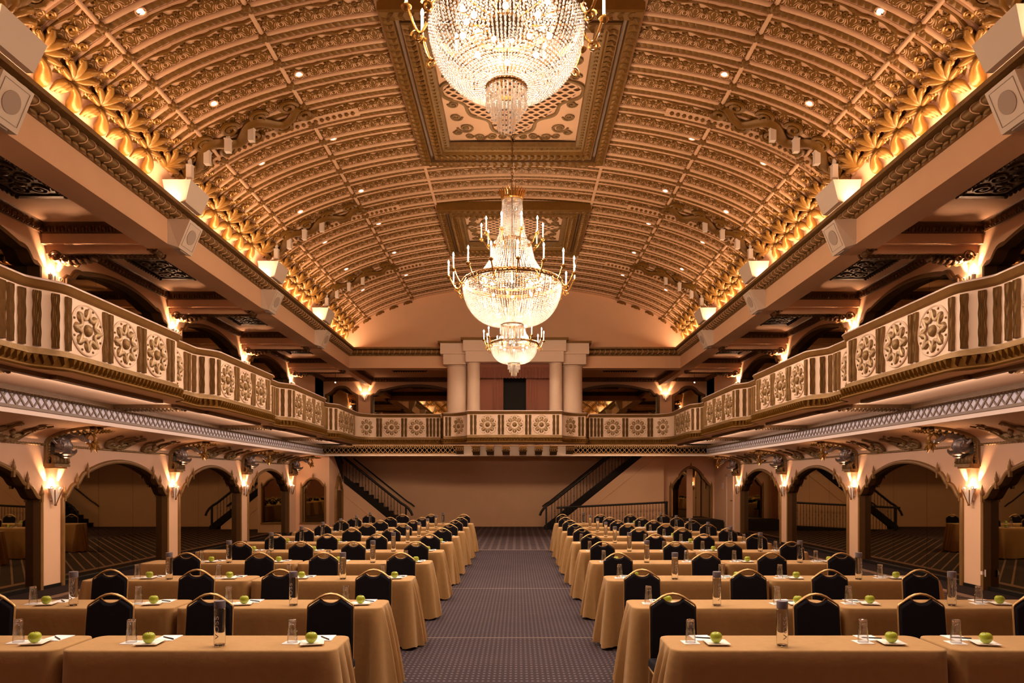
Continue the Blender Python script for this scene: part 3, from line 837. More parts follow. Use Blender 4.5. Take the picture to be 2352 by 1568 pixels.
# ribbed plaster ground between leaves
# dragon bands at the piers -------------------------------------------------
m = MB(); mw = MB()
for sx in (-1,1):
    for p in PIER:
        yb = p-.05
        t=np.linspace(0,1,60); sig=.62+2.40*t
        def pt(sig,y,h):
            W=vault(sx*(S0-np.asarray(sig)),0,np.asarray(h)+0*np.asarray(sig)); W[:,1]=y; return W
        U=pt(sig,0,1.0)-pt(sig,0,0.0)
        m.tube(pt(sig,yb-.10+.16*np.sin(t*5.4*PI),.07),.05+.05*np.sin(PI*(t*.8+.15)),9,up=U,flat=(.7,1.2))
        for k in range(9):
            th=np.linspace(0,1.6*2*PI,20); r=.17*(1-th/(2.0*2*PI)); ss=.68+k*.27; yy=yb-.34+(.46 if k%2 else .0)
            m.tube(pt(ss+r*np.cos(th),yy+r*np.sin(th)*(1 if k%2 else -1),.06),.038,6,up=np.repeat((pt(np.array([ss]),0,1.)-pt(np.array([ss]),0,0.)),20,0))
        # head boss
        th=np.linspace(0,1.5*2*PI,22); r=.15*(1-th/(2.0*2*PI))
        m.tube(pt(3.05+r*np.cos(th),yb-.02+r*np.sin(th),.06),.04,6)
        # beaded strip
        for ss in np.arange(.62,3.9,.115):
            m.ball(pt(np.array([ss]),yb+.27,.06)[0],.042,6,4)
        sg=np.linspace(.6,3.95,40)
        Ub=pt(sg,0,1.)-pt(sg,0,0.)
        mw.tube(pt(sg,yb+.27,.025),.055,4,up=Ub,flat=(.7,1.3)); mw.tube(pt(sg,yb+.40,.02),.035,4,up=Ub)
m.build('dragon_scroll',GOLD,vaultob,50); mw.build('beaded_strip',VCREAM,vaultob,50)

# ------------------------------------------------------------------ coffers
lfV,lfF = leafV,leafF
def ring_pts(x,y0,y1): return [(-x,y0),(x,y0),(x,y1),(-x,y1)]
cofn=['near','middle','far']
for ci,(y0,y1) in enumerate(COF):
    c = thing('ceiling_coffer','%s gilded ceiling coffer with pierced grille %s' % (cofn[ci],('at the very top','behind the front chandelier','above the farthest chandelier')[ci]),'coffer',(0,(y0+y1)/2,8.5),0,'ceiling coffers')
    yc=(y0+y1)/2; H=(y1-y0)/2
    def ring(mb,o0,z0,o1,z1,mi=0):
        a=[(sx*(CHW-o0),sy*(H-o0),z0-8.5) for sx,sy in ((-1,-1),(1,-1),(1,1),(-1,1))]
        b=[(sx*(CHW-o1),sy*(H-o1),z1-8.5) for sx,sy in ((-1,-1),(1,-1),(1,1),(-1,1))]
        for i in range(4): mb.quad(a[i],a[(i+1)%4],b[(i+1)%4],b[i],mi)
    f=MB()
    prof=[(0,8.83),(0,8.62),(.03,8.60),(.20,8.60),(.215,8.66),(.27,8.68),(.285,8.62),(.30,8.60),(.47,8.62),(.49,8.68),(.52,8.70),(.64,8.71),(.65,8.80)]
    mi=[0,0,0,1,1,1,0,0,0,2,2,2]
    for (p,q,k) in zip(prof[:-1],prof[1:],mi): ring(f,p[0],p[1],q[0],q[1],k)
    # leaf bumps
    for o,z,wd,st in ((.11,8.595,.10,.15),(.385,8.60,.10,.13),(.555,8.70,.045,.10)):
        X,Hh=CHW-o,H-o
        sides=[((-X,-Hh),(X,-Hh)),((X,-Hh),(X,Hh)),((X,Hh),(-X,Hh)),((-X,Hh),(-X,-Hh))]
        for (ax,ay),(bx,by) in sides:
            L=math.hypot(bx-ax,by-ay); n_=int(L/st); dx,dy=(bx-ax)/L,(by-ay)/L
            for j in range(n_):
                px,py=ax+dx*(j+.5)*L/n_,ay+dy*(j+.5)*L/n_
                for e in (-1,1):
                    ca,sa=dx*.8-dy*e*.6,dy*.8+dx*e*.6
                    W=np.eye(4); W[:3,0]=np.array([ca,sa,0])*wd*1.3; W[:3,1]=np.array([-sa,ca,0])*wd*.9; W[:3,2]=np.array([0,0,-1])*wd*.7
                    W[:3,3]=(px-dy*e*wd*.35,py+dx*e*wd*.35,z-8.5)
                    f.scatter(lfV,lfF[:,::-1],W[None],0)
    f.build('frame',[GOLD,DKGOLD,AGED],c,40)
    X,Hh=CHW-.65,H-.65
    pn=MB(); pn.box(-X,X,-Hh,Hh,.345,.36); pn.build('panel',VCREAM,c,0)
    # diamond grille: wavy cream bands over dark backing
    g=MB()
    def dia(x,y): return abs(x)/(X*.99)+abs(y)/(Hh*.99)<1.0
    g.add([(-X*.97,0,.341),(0,-Hh*.97,.341),(X*.97,0,.341),(0,Hh*.97,.341)],[(0,1,2,3)],1)
    wv=.20; 
    rows=np.arange(-Hh,Hh,.092)
    for i,yr in enumerate(rows):
        xs_=np.arange(-X,X+.01,.025); yy=yr+.030*np.sin(xs_*2*PI/wv+(i%2)*PI)
        run=[]
        for xx,yv in list(zip(xs_,yy))+[(99,99)]:
            if dia(xx,yv): run.append((xx,yv))
            else:
                if len(run)>2:
                    P=np.array(run); G=[[(a,b-.030,.330),(a,b-.018,.322),(a,b+.018,.322),(a,b+.030,.330)] for a,b in P]
                    g.grid(G,0)
                run=[]
    g.build('pierced_grille',[VCREAM,DKGOLD],c,40)
    o=MB()
    # scalloped border and corner scrolls
    for qx in (-1,1):
        for qy in (-1,1):
            t=np.linspace(0,1,40)
            bx=qx*X*(1-t); by=qy*Hh*t
            off=.07*np.sin(t*3*2*PI); nx,ny=qx*Hh,qy*X; l=math.hypot(nx,ny)
            o.tube(np.stack([bx+nx/l*off,by+ny/l*off,np.full(40,.325)],-1),.04,5,flat=(.5,1))
            cx,cy=qx*X*.72,qy*Hh*.72
            sc=min(1.0,Hh/1.0)
            for (ux,uy,r0,sg) in ((0,0,.17,1),(.16,-.26,.12,-1),(-.26,.22,.12,-1),(.17,.10,.09,1),(.18,-.55,.10,1),(-.5,.2,.10,1),(-.05,.2,.08,-1),(.20,-.8,.07,-1),(-.7,.22,.07,-1)):
                x0,y0_=cx+qx*ux,cy+qy*uy*Hh/1.15
                if not (abs(x0)<X-.05 and abs(y0_)<Hh-.05) or abs(x0)/X+abs(y0_)/Hh<1.08: continue
                th=np.linspace(0,1.5*2*PI,22); r=r0*(1-th/(1.9*2*PI))
                o.tube(np.stack([x0+qx*r*np.cos(th)*sg,y0_+qy*r*np.sin(th),np.full(22,.33)],-1),.026,5,flat=(.6,1))
            o.ball((cx,cy,.335),.06,8,5,s=(1,1,.5))
    o.build('scroll_border',AGED,c,40)

# ------------------------------------------------------------------ gilded cornice on the beams
def cornice(path_fn, L, name_lab, ny=None):
    """path_fn(d)->(x,y), inward normal (nx,ny)"""
    global n
    g=MB()
    d=np.array([0,L]); 
    (x0,y0),(nx,ny_)=path_fn(0.0); (x1,y1),_=path_fn(L)
    prof=[(0,6.40),(.03,6.40),(.05,6.435),(.03,6.455),(.06,6.465)]
    th=np.linspace(-.35*PI,.42*PI,9)
    prof+=[(.05+.105*math.cos(a),6.535+.075*math.sin(a)) for a in th]
    prof+=[(.13,6.615),(.22,6.62),(.225,6.68),(.20,6.683),(.19,6.632),(-.02,6.63)]
    g.grid([[(px+nx*o,py+ny_*o,z) for o,z in prof] for px,py in ((x0,y0),(x1,y1))])
    # leafy bead below
    k=int(L/.16); 
    for j in range(k):
        (px,py),_=path_fn((j+.5)*L/k)
        g.ball((px+nx*.045,py+ny_*.045,6.43),.055,6,4,s=(1.35 if abs(ny_)>.5 else .7,1.35 if abs(nx)>.5 else .7,.62))
    o=struct(g,'trim_%d'%(n:=n+1),AGED,name_lab,50)
    # cream crescents across the torus
    c=MB(); k=int(L/.185); dx,dy=(x1-x0)/L,(y1-y0)/L
    for j in range(k):
        dd=(j+.5)*L/k; a=np.linspace(-.42*PI,.5*PI,9); bow=.055*np.cos(np.linspace(-PI/2,PI/2,9))
        (px,py),_=path_fn(dd)
        P=[(px+nx*(.05+.112*math.cos(q))+dx*b,py+ny_*(.05+.112*math.cos(q))+dy*b,6.535+.082*math.sin(q)) for q,b in zip(a,bow)]
        c.tube(P,.0085,4,caps=False)
    c.build('crescent_bead',VCREAM,o,50)
cornice(lambda d:((-BX,3.0+d),(1,0)),YB-3.0,'gilded cornice along the left beam under the vault')
cornice(lambda d:((BX,3.0+d),(-1,0)),YB-3.0,'gilded cornice along the right beam under the vault')
cornice(lambda d:((-BX+d,YB),(0,-1)),BX-2.52,'gilded cornice on the far beam left of the columns')
cornice(lambda d:((2.52+d,YB),(0,-1)),BX-2.52,'gilded cornice on the far beam right of the columns')
# ------------------------------------------------------------------ balcony parapet
def ogee(a,b,t): return a+(b-a)*(t*t*(3-2*t))
def left_path():
    P=[]
    Y=-.56
    for k in range(-2,4):
        y0=8.0+4.28*k
        P.append((5.76,y0,1))
        for t in np.linspace(.15,1,6): P.append((ogee(5.76,5.50,t),y0+.45*t,0))
        if k<3:
            P.append((5.50,y0+1.8,0)); P.append((5.50,y0+3.15,0))
            for t in np.linspace(.2,1,5): P.append((ogee(5.50,5.76,t),y0+3.2+.34*t,0))
        else:
            P.append((5.50,y0+1.8,0)); P.append((5.50,23.5,0))
    for a in np.linspace(0,PI/2,7)[1:]: P.append((5.50-.70*(1-math.cos(a)),23.55+.72*math.sin(a),0))
    P.append((3.6,24.27,0)); P.append((2.64,24.27,1))
    return P
LP=left_path()
def parapet_side(sx):
    pts=np.array([(sx*x,y) for x,y,_ in LP])
    T=np.gradient(pts,axis=0); T/=np.linalg.norm(T,axis=1,keepdims=True)
    N=np.stack([T[:,1],-T[:,0]],-1) if sx<0 else np.stack([-T[:,1],T[:,0]],-1)   # into the room
    return pts,N
def far_path():
    P=[(-2.52,24.27)]
    P.append((-2.50,23.86)); 
    for t in np.linspace(0,1,6): P.append((-2.47+.85*t,23.80-.10*math.sin(PI*t)*-1-.45*t*t))
    P.append((-1.60,23.10)); P.append((0,23.06)); 
    Q=[(-x,y) for x,y in P[:-1][::-1]]
    return np.array(P+Q)
CAPP=[(-.16,4.20),(-.16,4.30),(-.14,4.315),(.055,4.315),(.075,4.30),(.075,4.285)]
CAPG_=[(.075,4.285),(.06,4.27),(.045,4.225),(.02,4.20),(0,4.19)]
PANEL=[(0,4.19),(0,3.485)]
BAND=[(0,3.485),(.025,3.48),(.03,3.42),(.10,3.415),(.105,3.395),(.06,3.39)]
DENT=[(.06,3.39),(.03,3.27),(.10,3.265),(.11,3.245),(.09,3.225)]
def sweep2(m,pts,N,prof,mi=0):
    m.grid([[(p[0]+nn[0]*o,p[1]+nn[1]*o,z) for o,z in prof] for p,nn in zip(pts,N)],mi)
def arclen(pts): return np.concatenate([[0],np.cumsum(np.linalg.norm(np.diff(pts,axis=0),axis=1))])

# medallion / strip prototypes in local frame: x out of wall, y along, z up
def medallion_mb():
    m=MB()
    m.prism([(.325*math.cos(a),.325*math.sin(a)) for a in np.linspace(0,2*PI,36)[:-1]],lambda u,v,h:(h,u,v),-.01,.012,0)
    a=np.linspace(0,2*PI,49)[:-1]
    m.tube(np.stack([np.full(48,.012),.318*np.cos(a),.318*np.sin(a)],-1),.014,5,0,closed=True)
    t=np.linspace(0,2*PI,145)[:-1]
    r=.205+.062*np.cos(8*t); t2=t-.13*np.sin(8*t)
    m.tube(np.stack([np.full(144,.030),r*np.cos(t2),r*np.sin(t2)],-1),.024,6,2,closed=True,flat=(.8,1))
    for k in range(8):
        q=k*PI/4
        m.ball((.012,.208*math.cos(q),.208*math.sin(q)),.070,8,6,1,s=(.45,1,1))
        m.ball((.016,.285*math.cos(q+PI/8),.285*math.sin(q+PI/8)),.017,6,4,1)
    m.ball((.018,0,0),.078,12,8,1,s=(.6,1,1))
    return m
def strip_mb(w=.088,h=.66):
    m=MB(); zs=np.linspace(-h/2,h/2,26); us=np.array([-.5,-.41,-.31,-.20,-.10,0,.10,.20,.31,.41,.5])
    G=[]
    for z in zs:
        e=1+.10*math.sin(z*28); row=[]
        for i,u in enumerate(us):
            wob=.06*math.sin(z*24+ (1 if u>0 else -1))*(abs(u)<.4)
            x=.0 if abs(u)==.5 else (.036 if i%2 else .022)
            row.append((x,(u*e+wob)*w,z))
        G.append(row)
    m.grid(G); return m
MED=medallion_mb(); STR=strip_mb()
RAILCREAM=CREAM2
med_me=None; str_me=None
def place(parent,name,pos,nrm,z,which):
    global med_me,str_me
    if which=='m' and med_me is None:
        o=MED.build(name,[RAILCREAM,AGED,PALEG],parent,50); med_me=o.data
    elif which=='s' and str_me is None:
        o=STR.build(name,AGED,parent,50); str_me=o.data
    else:
        o=bpy.data.objects.new(name,med_me if which=='m' else str_me); COL.objects.link(o); o.parent=parent
    o.location=(pos[0],pos[1],z); o.rotation_euler=(0,0,math.atan2(nrm[1],nrm[0]))
    return o
def triangles(m,pts,N,mi=0):
    L=arclen(pts); k=int(L[-1]/.098)
    for j in range(k):
        d=(j+.5)*L[-1]/k; i=min(np.searchsorted(L,d),len(pts)-1)
        t=(d-L[i-1])/max(L[i]-L[i-1],1e-6); p=pts[i-1]*(1-t)+pts[i]*t; nn=N[i-1]*(1-t)+N[i]*t; nn=nn/np.linalg.norm(nn)
        tt=np.array([-nn[1],nn[0]])
        def q(o,s,z): return (p[0]+nn[0]*o+tt[0]*s,p[1]+nn[1]*o+tt[1]*s,z)
        m.add([q(.065,-.05,3.392),q(.065,.05,3.392),q(.035,0,3.285),q(.115,-.03,3.388),q(.115,.03,3.388),q(.085,0,3.31)],
              [(0,3,4,1),(1,4,5,2),(0,2,5,3),(3,5,4)],mi)
def parapet(name,label,pts,N,items,cat='balcony',group='balcony parapets'):
    t=thing(name,label,cat,(0,0,0),0,group)
    m=MB(); sweep2(m,pts,N,CAPP); m.build('rail_top',RAILW,t,40)
    m=MB(); sweep2(m,pts,N,CAPG_); m.build('rail_moulding',TRIMG,t,40)
    m=MB(); sweep2(m,pts,N,PANEL); sweep2(m,pts,N,[(-.16,3.36),(-.16,4.20)]); m.build('parapet_wall',RAILCREAM,t,40)
    m=MB(); sweep2(m,pts,N,BAND); m.build('gold_band',AGED,t,40)
    m=MB(); sweep2(m,pts,N,DENT); triangles(m,pts,N); m.build('dentil_band',GOLD,t,30)
    for kind,p,nn in items: place(t,'medallion' if kind=='m' else 'fluted_strip',p,nn,3.835,kind)
    return t
for sx,sd in ((-1,'left'),(1,'right')):
    pts,N=parapet_side(sx)
    L=arclen(pts); items=[]
    def at_y(y):
        i=int(np.argmax(pts[:,1]>=y)); t=(y-pts[i-1,1])/(pts[i,1]-pts[i-1,1]); p=pts[i-1]*(1-t)+pts[i]*t; nn=N[i-1]*(1-t)+N[i]*t
        return p,nn/np.linalg.norm(nn)
    for k in range(-1,4):
        y0=8.0+4.28*k
        seq=[('s',.05),('s',.22),('s',.40),('s',.55),('m',.95 if k<3 else .85),('s',1.33),('s',1.46),('m',1.83),('s',2.21),('s',2.34),('m',2.71),('s',3.07),('s',3.19),('m',3.64),('s',4.02),('s',4.13),('s',4.24)]
        seq=[('s',.035),('s',.18),('s',.33),('s',.48),('m',.86),('s',1.24),('s',1.36),('m',1.72),('s',2.08),('s',2.20),('m',2.56),('s',2.92),('s',3.04),('m',3.62),('s',4.01),('s',4.14)]
        if k==3: seq=[('s',.05),('s',.19),('s',.34),('m',.75),('s',1.10),('m',1.42),('s',1.76),('m',2.08),('s',2.42),('s',2.52)]
        for kd,dy in seq:
            p,nn=at_y(y0+dy); items.append((kd,p,nn))
    # far straight run
    nf=np.array([0,-1.0])
    for kd,x in (('m',5.24),('s',4.87),('s',4.76),('m',4.37),('s',3.99),('s',3.87),('m',3.48),('s',3.10),('s',2.98),('s',2.86),('s',2.73),('s',2.60)):
        if x>4.85:
            a=abs(pts[:,0])-x; i=len(pts)-1-int(np.argmax((abs(pts[::-1,0])>=x))); 
            i=min(i,len(pts)-2); x0,x1=abs(pts[i,0]),abs(pts[i+1,0]); t=(x-x0)/(x1-x0); p=pts[i]*(1-t)+pts[i+1]*t; nn=N[i]*(1-t)+N[i+1]*t; nn/=np.linalg.norm(nn)
            items.append((kd,p,nn))
        else: items.append((kd,np.array([sx*x,24.27]),nf))
    items=[it for it in items if it[1][1]>6.6]
    parapet('balcony_parapet','cream and gold balcony parapet of rosettes running along the %s side' % sd,pts,N,items)
FP=far_path(); T=np.gradient(FP,axis=0); T/=np.linalg.norm(T,axis=1,keepdims=True); FN=np.stack([T[:,1],-T[:,0]],-1)
items=[]
def at_x(x):
    i=int(np.argmax(FP[:,0]>=x)); t=(x-FP[i-1,0])/max(FP[i,0]-FP[i-1,0],1e-6); p=FP[i-1]*(1-t)+FP[i]*t; nn=FN[i-1]*(1-t)+FN[i]*t
    return p,nn/np.linalg.norm(nn)
for kd,x in (('m',0),('m',.91),('s',.40),('s',.52),('s',1.33),('s',1.46),('m',1.93),('s',2.26),('s',2.38)):
    for sg in ((1,-1) if x else (1,)):
        p,nn=at_x(sg*x); items.append((kd,p,nn))
fb=parapet('balcony_parapet','bowed centre of the far balcony parapet under the white columns',FP,FN,items)
# dark gold consoles under the bow
def console_mb():
    m=MB()
    prof=[(0,0),(.0,.36),(.30,.36),(.31,.30),(.27,.28),(.30,.24),(.26,.19),(.20,.17),(.22,.12),(.16,.07),(.10,.02),(.04,0)]
    m.prism(prof,lambda u,v,h:(-0+h,-u,v),-.13,.13)
    for z,y in ((.30,-.30),(.22,-.28),(.13,-.21)):
        m.tube([(-.15,y,z),(.15,y,z)],.028,8)
    for k in range(4): m.ball((-.105+.07*k,-.24,.17),.035,6,4)
    return m
cons=console_mb(); cme=None
for x in (-2.25,-1.45,-.93,-.38,.20,.78,1.33,1.88,2.4):
    pass
for i,x in enumerate((-2.02,-1.42,-.90,-.32,.30,.87,1.42,2.02)):
    if cme is None: o=cons.build('console_bracket',DKGOLD,fb,40); cme=o.data
    else: o=bpy.data.objects.new('console_bracket',cme); COL.objects.link(o); o.parent=fb
    o.location=(x,YL-.01,2.90 if abs(x)<1.9 else 2.93); o.scale=(1,2.6 if abs(x)<1.2 else 1.9,1)

# soffits (cream) with brown mouldings
for sx,sd in ((-1,'left'),(1,'right')):
    pts,N=parapet_side(sx); m=MB()
    q=[i for i in range(len(pts)) if pts[i,1]<24]
    G=[[(pts[i,0]+N[i,0]*.09,pts[i,1],3.225),(pts[i,0]-N[i,0]*.06,pts[i,1],3.215),(sx*5.95,pts[i,1],3.235),(sx*7.2,pts[i,1],3.235)] for i in q]
    m.grid(G); struct(m,'trim_%d'%(n:=n+1),CREAM,'plain underside of the %s balcony' % sd,30)
    d=MB()
    for p in PIER[1:]:
        for o in (-.16,.16):
            d.box(*sorted((sx*5.86,sx*7.12)),p+o-.05,p+o+.05,3.175,3.236)
            for x in np.arange(5.9,7.1,.07): d.ball((sx*x,p+o,3.18),.036,6,4)
    d.box(*sorted((sx*6.98,sx*7.13)),YR,YL,3.16,3.236)
    for y in np.arange(6.5,YL,.075): d.ball((sx*7.04,y,3.165),.04,6,4,s=(1.4,.8,.8))
    for k in range(-1,4):
        y0=8.0+4.28*k
        d.box(*sorted((sx*5.72,sx*5.83)),y0+.6,y0+3.2,3.17,3.226); d.box(*sorted((sx*5.80,sx*5.88)),y0-.5,y0+.6,3.17,3.226)
    struct(d,'trim_%d'%(n:=n+1),DKGOLD,'brown carved mouldings under the %s balcony' % sd,40)
m=MB(); m.add([(-5.6,24.1,3.222),(-2.5,24.1,3.222),(-2.45,23.6,3.222),(-1.6,22.99,3.222),(1.6,22.99,3.222),(2.45,23.6,3.222),(2.5,24.1,3.222),(5.6,24.1,3.222),(7.2,YL,3.236),(-7.2,YL,3.236)],[tuple(range(10))])
struct(m,'trim_%d'%(n:=n+1),CREAM,'plain underside of the far balcony',0)
m=MB()
for x0,x1 in ((-7.0,-2.2),(2.2,7.0)):
    for x in np.arange(x0,x1,.08): m.ball((x,YL-.25,3.205),.045,6,4,s=(.8,1.3,.8)); m.ball((x,YL-.5,3.195),.03,6,4)
struct(m,'trim_%d'%(n:=n+1),AGED,'gilded leaf moulding under the far balcony parapet',40)

# ------------------------------------------------------------------ lattice bands
def lattice(x0,y0,x1,y1,nx,ny,nm,lab,skip=None):
    global n
    L=math.hypot(x1-x0,y1-y0); dx,dy=(x1-x0)/L,(y1-y0)/L
    def P(d,o,z): return (x0+dx*d+nx*o,y0+dy*d+ny*o,z)
    m=MB(); runs=skip or [(0,L)]
    m.add([P(0,-.12,2.865),P(L,-.12,2.865),P(L,.02,2.865),P(0,.02,2.865),P(0,.02,2.93),P(L,.02,2.93),P(L,0,2.965),P(0,0,2.965),P(0,0,3.235),P(L,0,3.235)],
          [(0,1,2,3),(3,2,5,4)],0)
    m.add([P(0,.02,2.93),P(L,.02,2.93),P(L,.035,2.94),P(0,.035,2.94),P(0,.035,2.985),P(L,.035,2.985),P(L,0,2.99),P(0,0,2.99)],[(0,1,2,3),(3,2,5,4),(4,5,6,7)],2)
    m.add([P(0,0,2.99),P(L,0,2.99),P(L,0,3.18),P(0,0,3.18)],[(0,1,2,3)],1)
    m.add([P(0,0,3.18),P(L,0,3.18),P(L,.03,3.175),P(0,.03,3.175),P(0,.045,3.236),P(L,.045,3.236)],[(0,1,2,3),(3,2,5,4)],2)
    o=struct(m,'trim_%d'%(n:=n+1),[CREAM2,LATW,TRIMG if ny else LATT],lab,0)
    g=MB(); pitch=.172; k=int(L/pitch); z0,z1=2.985,3.185; w=.013
    for a,b in runs:
        for j in range(int((b-a)/pitch)):
            d=a+j*pitch
            for s in (1,-1):
                da,db=(d,d+pitch*1.0) if s>0 else (d+pitch,d)
                ln=math.hypot(pitch,z1-z0); ux,uz=(db-da)/ln,(z1-z0)/ln
                q=[(da-uz*w,z0+ux*w),(da+uz*w,z0-ux*w),(db+uz*w,z1-ux*w),(db-uz*w,z1+ux*w)]
                h=.012 if s>0 else .02
                V=[P(u,.0,v) for u,v in q]+[P(u,h,v) for u,v in q]
                g.add(V,[(4,5,6,7),(0,1,5,4),(1,2,6,5),(2,3,7,6),(3,0,4,7)])
    g.build('lattice_bars',LATT if ny==0 else TRIMG,o,0)
lattice(-XL,4.0,-XL,YL,1,0,'l','crisscross lattice band along the left balcony edge')
lattice(XL,4.0,XL,YL,-1,0,'r','crisscross lattice band along the right balcony edge')
Lf=2*XL
lattice(-XL,YL,XL,YL,0,-1,'f','crisscross lattice band across the far balcony edge',[(0,XL-2.1),(XL+2.1,Lf)])
m=MB(); m.box(-7.3,7.3,YL+.0,YL+.12,2.865,3.25); struct(m,'trim_%d'%(n:=n+1),CREAM,'beam behind the far lattice band',0)
m=MB(); m.box(-2.12,2.12,YL-.07,YL+.0,2.90,3.235); struct(m,'trim_%d'%(n:=n+1),CREAM2,'plain pale panel behind the console brackets',0)
m=MB()
for x in np.arange(-6.6,6.6,.07): m.ball((x,YL+.30,2.93),.04,6,4)
m.box(-6.7,6.7,YL+.24,YL+.36,2.915,2.945); struct(m,'trim_%d'%(n:=n+1),DKGOLD,'dark moulding on the ceiling under the far balcony',40)

# ------------------------------------------------------------------ portico, curtain
def column(name,label,x,y,r,z0,z1,grp):
    t=thing(name,label,'column',(x,y,z0),0,grp); h=z1-z0
    prof=[(r*(1-.06*(k/12)**1.6),h*k/12*.985) for k in range(13)]
    m=MB(); m.lathe(prof+[(r*.94,h*.985),(r*1.0,h*.99),(r*1.0,h)],40); m.build('shaft',CREAM2,t,40)
    m=MB(); m.lathe([(r*1.18,0),(r*1.18,.08),(r*1.12,.12),(r*1.04,.15),(r*1.0,.17)],40); m.build('base',CREAM2,t,40)
    return t
column('column','thick white column left of the far balcony curtain, outer one',-2.04,24.42,.39,3.36,6.015,'thick outer columns')
column('column','thick white column right of the far balcony curtain, outer one',2.04,24.42,.39,3.36,6.015,'thick outer columns')
column('column','slim white column just left of the wine curtain',-1.44,23.95,.235,3.36,6.055,'slim inner columns')
column('column','slim white column just right of the wine curtain',1.44,23.95,.235,3.36,6.055,'slim inner columns')
e=thing('entablature','stepped white entablature with gold cap over the far balcony columns','entablature',(0,24.2,6.0))
m=MB()
for sx in (-1,1):
    m.box(*sorted((sx*1.71,sx*2.50)),23.9-24.2,24.54-24.2,.02,.37); m.box(*sorted((sx*1.71,sx*2.60)),23.82-24.2,24.54-24.2,.37,.74)
m.box(-1.70,1.70,23.62-24.2,24.5-24.2,.06,.42); m.box(-1.78,1.78,23.54-24.2,24.5-24.2,.42,.79)
m.build('block',CREAM2,e,0)
m=MB()
for sx in (-1,1): m.box(*sorted((sx*1.5,sx*2.68)),23.76-24.2,24.54-24.2,.74,.81)
m.box(-1.86,1.86,23.48-24.2,24.5-24.2,.79,.875); m.build('gold_cap',GOLD,e,0,label='thin gold cap strip')
# box behind the curtain
def pleat(x0,x1,z0,z1,y,amp,wl,ph=0,hang=0):
    xs=np.linspace(x0,x1,max(8,int((x1-x0)/wl*10))); zs=np.linspace(z1,z0,6)
    return [[(x,y+amp*(.4+.6*i/5)*math.sin(x*2*PI/wl+ph),z-(hang*abs(math.sin(x*PI/wl)) if i==5 else 0)) for i,z in enumerate(zs)] for x in xs]
c=thing('stage_curtain','wine red curtain with pleated valance framing the dark far balcony opening','curtain',(0,24.0,3.4))
c.location=(0,0,0)
m=MB(); m.grid(pleat(-1.27,1.27,5.56,5.94,24.0,.045,.115,0,.02)); m.build('valance',WINE,c,60)
m=MB(); m.grid(pleat(-1.27,1.27,5.92,6.045,24.0,.004,.3)); m.build('valance_header',WINE,c,60)
for sg in (-1,1):
    m=MB(); a,b=sorted((sg*.40,sg*.78)); m.grid(pleat(a,b,3.37,5.70,24.16,.035,.10)); m.build('drape',WINE,c,60)
    m=MB(); a,b=sorted((sg*.76,sg*1.24)); m.grid(pleat(a,b,3.37,5.72,24.22,.004,.4)); m.build('side_panel',WINE,c,60)
m=MB()
m.box(-1.3,1.3,24.60,24.64,3.36,6.1); m.box(-1.34,-1.26,24.25,24.64,3.36,6.1); m.box(1.26,1.34,24.25,24.64,3.36,6.1)
struct(m,'window_1',BLACK,'dark projection opening behind the wine curtain',0)
# walls closing the portico sides
for sx,sd in ((-1,'left'),(1,'right')):
    m=MB(); m.box(*sorted((sx*1.34,sx*2.4)),24.7,24.85,3.36,6.1); struct(m,'trim_%d'%(n:=n+1),CREAM2,'pale panel behind the %s columns' % sd,0)

